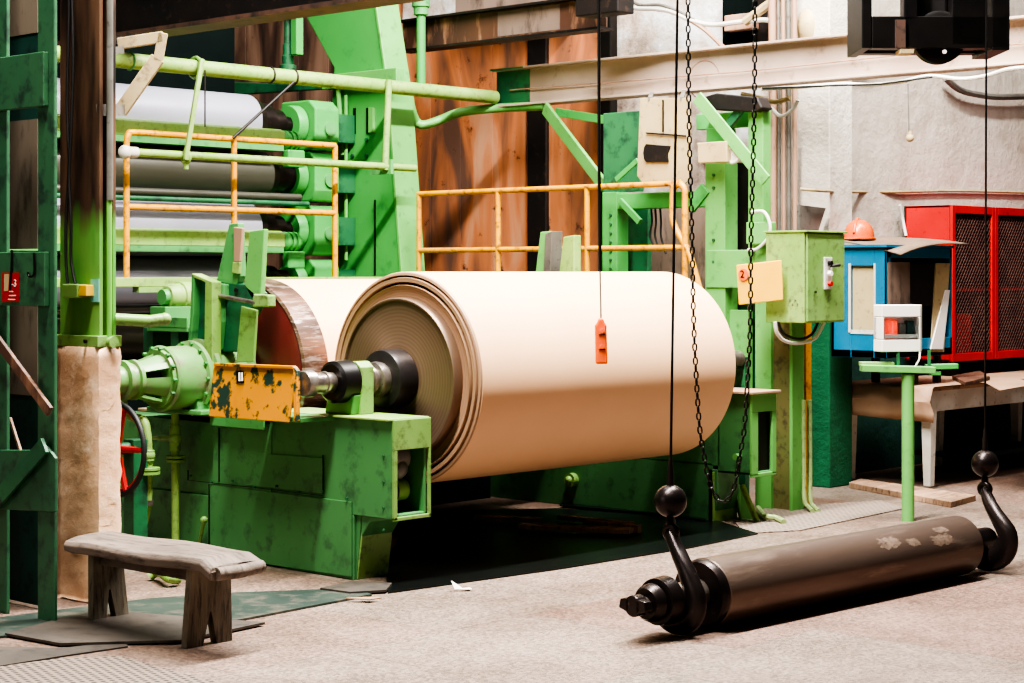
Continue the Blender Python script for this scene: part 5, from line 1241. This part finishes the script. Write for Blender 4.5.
# bracket from the post
t = thing('angle_bracket', 'dusty beige angle bracket reaching from the column to the overhead pipe', 'bracket', (5.5,8,2.3))
b_ = 8.3
p0, p1, p2 = W(120,112,10.0), W(158,58,10.0), W(163,33,10.0)
MB().bar(p0,p1,.075,.03,fy).build('strut', M['beige'], t, bevel=.004)
MB().bar(p1-Z_*.02,p2,.05,.03,fy).build('strut', M['beige'], t, bevel=.004)
MB().bar(W(163,37,10.0),W(118,44,10.0),.03,.06,Z_).build('gusset_plate', M['beige'], t, bevel=.003)
MB().bar(W(100,52,9.9),W(122,50,10.0),.04,.04).build('anchor', M['grey'], t)
MB().bar(W(100,110,9.6),W(122,110,10.0),.04,.06).build('anchor', M['grey'], t)

# ================================================================ BENCH
t = thing('wooden_bench', 'low weathered wooden bench with notched plank legs in front of the stand', 'bench', (5.3,7.2,0))
# seat: long axis b, grown as a slightly warped slab with a rolled right edge
m = MB(); sec = [(.0,-.055),(-.012,-.02),(.03,.0),(.25,.006),(.5,.008),(.75,.006),(.97,.0),(1.01,-.02),(1.0,-.055),(.9,-.06),(.5,-.05),(.08,-.06)]
ns = 16; n_ = len(sec); vs = []; fs = []
for i in range(ns+1):
    f = i/ns
    pf = Vector((5.12,7.70,.405)).lerp(Vector((5.08,6.52,.435)), f); pr = Vector((5.50,7.84,.405)).lerp(Vector((5.42,6.58,.435)), f)
    for (a,z) in sec:
        q = pf.lerp(pr, a)
        e_ = .03 if f > .97 else 0
        vs.append(q+Vector((0,.015*math.sin(a*6) if i in (0,ns) else 0,z*(1 if i else .8)+.005*math.sin(f*9+a*3)-e_)))
for i in range(ns):
    for j in range(n_): fs.append((i*n_+j, i*n_+(j+1)%n_, (i+1)*n_+(j+1)%n_, (i+1)*n_+j))
fs.append(tuple(range(n_-1,-1,-1))); fs.append(tuple(ns*n_+j for j in range(n_)))
m.add(vs,fs); m.build('seat', M['wood'], t, bevel=.006)
MB().tube([(5.12,6.525,.375),(5.25,6.53,.372),(5.40,6.56,.375)],.03,10).build('seat_edge', M['wood'], t, smooth=True)
for (bb,lean,x0,x1,zt) in ((6.80,.015,5.19,5.43,.372),(7.66,-.03,5.25,5.44,.342)):
    w_ = x1-x0; c_ = x0+w_*.5
    zb = lambda z: bb+lean*(1-z/zt)
    L_ = [(x0-.01,0),(x0+w_*.34,0),(c_-.004,.15),(c_+.004,.15),(x1-w_*.34,0),(x1+.01,0),(x1-.01,zt),(c_+.004,zt),(c_-.004,zt),(x0+.01,zt)]
    q_ = [(x,zb(z),z) for x,z in L_]; n_ = len(q_)
    vs = [Vector(p) for p in q_]+[Vector(p)+Vector((0,.045,0)) for p in q_]
    fs = [(0,1,2,8,9),(2,3,7,8),(3,4,5,6,7),(19,18,12,11,10),(18,17,13,12),(17,16,15,14,13)]+[(i,n_+i,n_+(i+1)%n_,(i+1)%n_) for i in range(n_)]
    MB().add(vs,fs).build('leg', M['wood_leg'], t, bevel=.003)
    MB().box(c_-.03,c_+.03,bb+.045,bb+.10,.24,zt-.01).build('leg_cleat', M['wood_leg'], t, bevel=.003)
MB().box(5.29,5.33,6.86,7.64,.28,.325).build('stretcher', M['wood'], t)

# ================================================================ FLOOR PLATES, PIT, DEBRIS
def plate(pts, z, th, mat, name, lab, cat='floor plate'):
    P = [pz(u,v,z) for u,v in pts]
    return tag(MB().prism([Vector((p.x,p.y,.002 if z<.02 else z-th)) for p in P],(0,0,max(.004,z-.002) if z<.02 else th)).build(name, mat), lab, cat)
plate([(-40,640),(20,634),(130,640),(372,594),(352,588),(240,592),(150,598),(-40,622)],.012,.01,M['plate_g'],'floor_plate','worn greenish steel plate on the floor under the bench')
plate([(5,633),(60,643),(180,640),(265,622),(130,612),(60,618)],.02,.012,M['plate_b'],'floor_plate','warped brownish plate lying on top of the greenish plate by the bench')
plate([(-40,672),(-40,645),(60,648),(125,641),(128,646),(60,656)],.008,.006,M['plate_b'],'floor_plate','narrow brown strip of plate at the lower left edge')
plate([(-60,700),(-40,672),(60,658),(120,656),(245,690),(240,705)],.006,.005,M['grate'],'floor_grating','perforated steel grating plate in the lower left corner','grating')
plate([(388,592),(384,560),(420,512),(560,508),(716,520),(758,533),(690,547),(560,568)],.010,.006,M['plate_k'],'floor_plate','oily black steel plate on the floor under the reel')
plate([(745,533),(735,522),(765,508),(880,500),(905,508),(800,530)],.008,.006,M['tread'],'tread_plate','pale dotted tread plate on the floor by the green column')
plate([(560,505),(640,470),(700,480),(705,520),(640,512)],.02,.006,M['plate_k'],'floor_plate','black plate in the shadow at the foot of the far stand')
for pts,lb in (([(488,541),(530,533),(575,540),(640,548),(600,552)],'x'),):
    pass
dbl = ['brown wooden board lying on the black plate under the reel','short brown board beside the far stand foot','splintered pale board under the middle of the reel','thin board lying on the black plate nearest the far stand']
for i,(p0,p1,w,h) in enumerate((((520,526),(632,531),.12,.03),((560,517),(632,524),.07,.03),((475,517),(540,520),.09,.03),((585,523),(640,529),.05,.05))):
    tag(MB().bar(pz(p0[0],p0[1],.04+.0*i),pz(p1[0],p1[1],.04),w,h).build('loose_board', M['plank'], bevel=.003), dbl[i], 'board', 'loose boards under the reel')
c = pz(463,589,.01)
m = MB(); m.prism([c+Vector((-.04,.02,0)),c+Vector((.05,.0,.0)),c+Vector((.02,-.05,0))],(0,0,.003)); m.add([c+Vector((-.04,.02,0)),c+Vector((.0,-.01,.0)),c+Vector((-.03,.05,.04)),c+Vector((-.05,.04,.045))],[(0,1,2,3)])
tag(m.build('paper_scrap', M['white']), 'small white scrap of paper on the floor left of the black plate edge', 'scrap')
c = pz(366,599,.015)
tag(MB().prism([c+Vector((-.07,.08,0)),c+Vector((.02,.02,0)),c+Vector((.06,-.05,0)),c+Vector((-.01,-.04,0))],(0,0,.006)).build('paper_scrap', M['kraft_flat']), 'small brown scrap on the floor at the foot of the near stand', 'scrap')
tag(MB().prism([pz(320,590,.01),pz(352,583,.01),pz(392,585,.01),pz(386,592,.01),pz(350,594,.01)],(0,0,.012)).build('foot_shim', M['plate_b']), 'rusty shim plate under the corner of the near stand', 'shim')

# ================================================================ black panels standing for the shade under/behind
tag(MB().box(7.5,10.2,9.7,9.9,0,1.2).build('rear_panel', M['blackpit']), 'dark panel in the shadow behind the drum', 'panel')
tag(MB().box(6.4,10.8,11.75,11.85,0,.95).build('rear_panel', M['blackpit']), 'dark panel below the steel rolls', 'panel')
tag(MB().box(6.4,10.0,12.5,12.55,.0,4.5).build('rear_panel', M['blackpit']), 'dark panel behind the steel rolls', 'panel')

# ================================================================ LIGHTS
def area(loc, tgt, sx, sy, e, col=(1,.955,.91)):
    l = bpy.data.lights.new('lamp','AREA'); l.shape = 'RECTANGLE'; l.size = sx; l.size_y = sy; l.energy = e; l.color = col
    o = bpy.data.objects.new('lamp', l); C.objects.link(o); o.location = loc
    d = Vector(tgt)-Vector(loc); o.rotation_euler = d.to_track_quat('-Z','Y').to_euler(); return o
area((7.5,6.3,7.7),(7.5,6.8,0),9.0,.4,5600)
area((4.5,3.5,7.0),(6.5,6.5,0),3,3,30)  # added soft fill from overhead, unseen
area((10.5,7.5,7.6),(11.5,10,1.5),3,2,420)
area((12.5,5.5,6.5),(15,8.6,2.0),3,2,250)
area((8.5,10.0,7.6),(9,12,1.5),3,1.2,230)
area((-1,8.6,3.4),(7,8.6,1),3,3,130,(1,.97,.9))  # added fill for faces turned towards -a, unseen
w = bpy.data.worlds.new('hall'); scene.world = w; w.use_nodes = True
w.node_tree.nodes['Background'].inputs[0].default_value = (.80,.92,.95,1); w.node_tree.nodes['Background'].inputs[1].default_value = .09

cam = bpy.data.cameras.new('camera'); co = bpy.data.objects.new('camera', cam); C.objects.link(co)
co.location = (0,0,EYE); co.rotation_euler = (PI/2,0,-math.atan2(Fa,Fb))
cam.sensor_width = 36; cam.lens = FOC/1024*36; cam.shift_y = -(341.5-HV)/1024; cam.clip_end = 100; cam.clip_start = .05
scene.camera = co
scene.view_settings.view_transform = 'AgX'; scene.view_settings.look = 'AgX - High Contrast'; scene.view_settings.exposure = -0.3
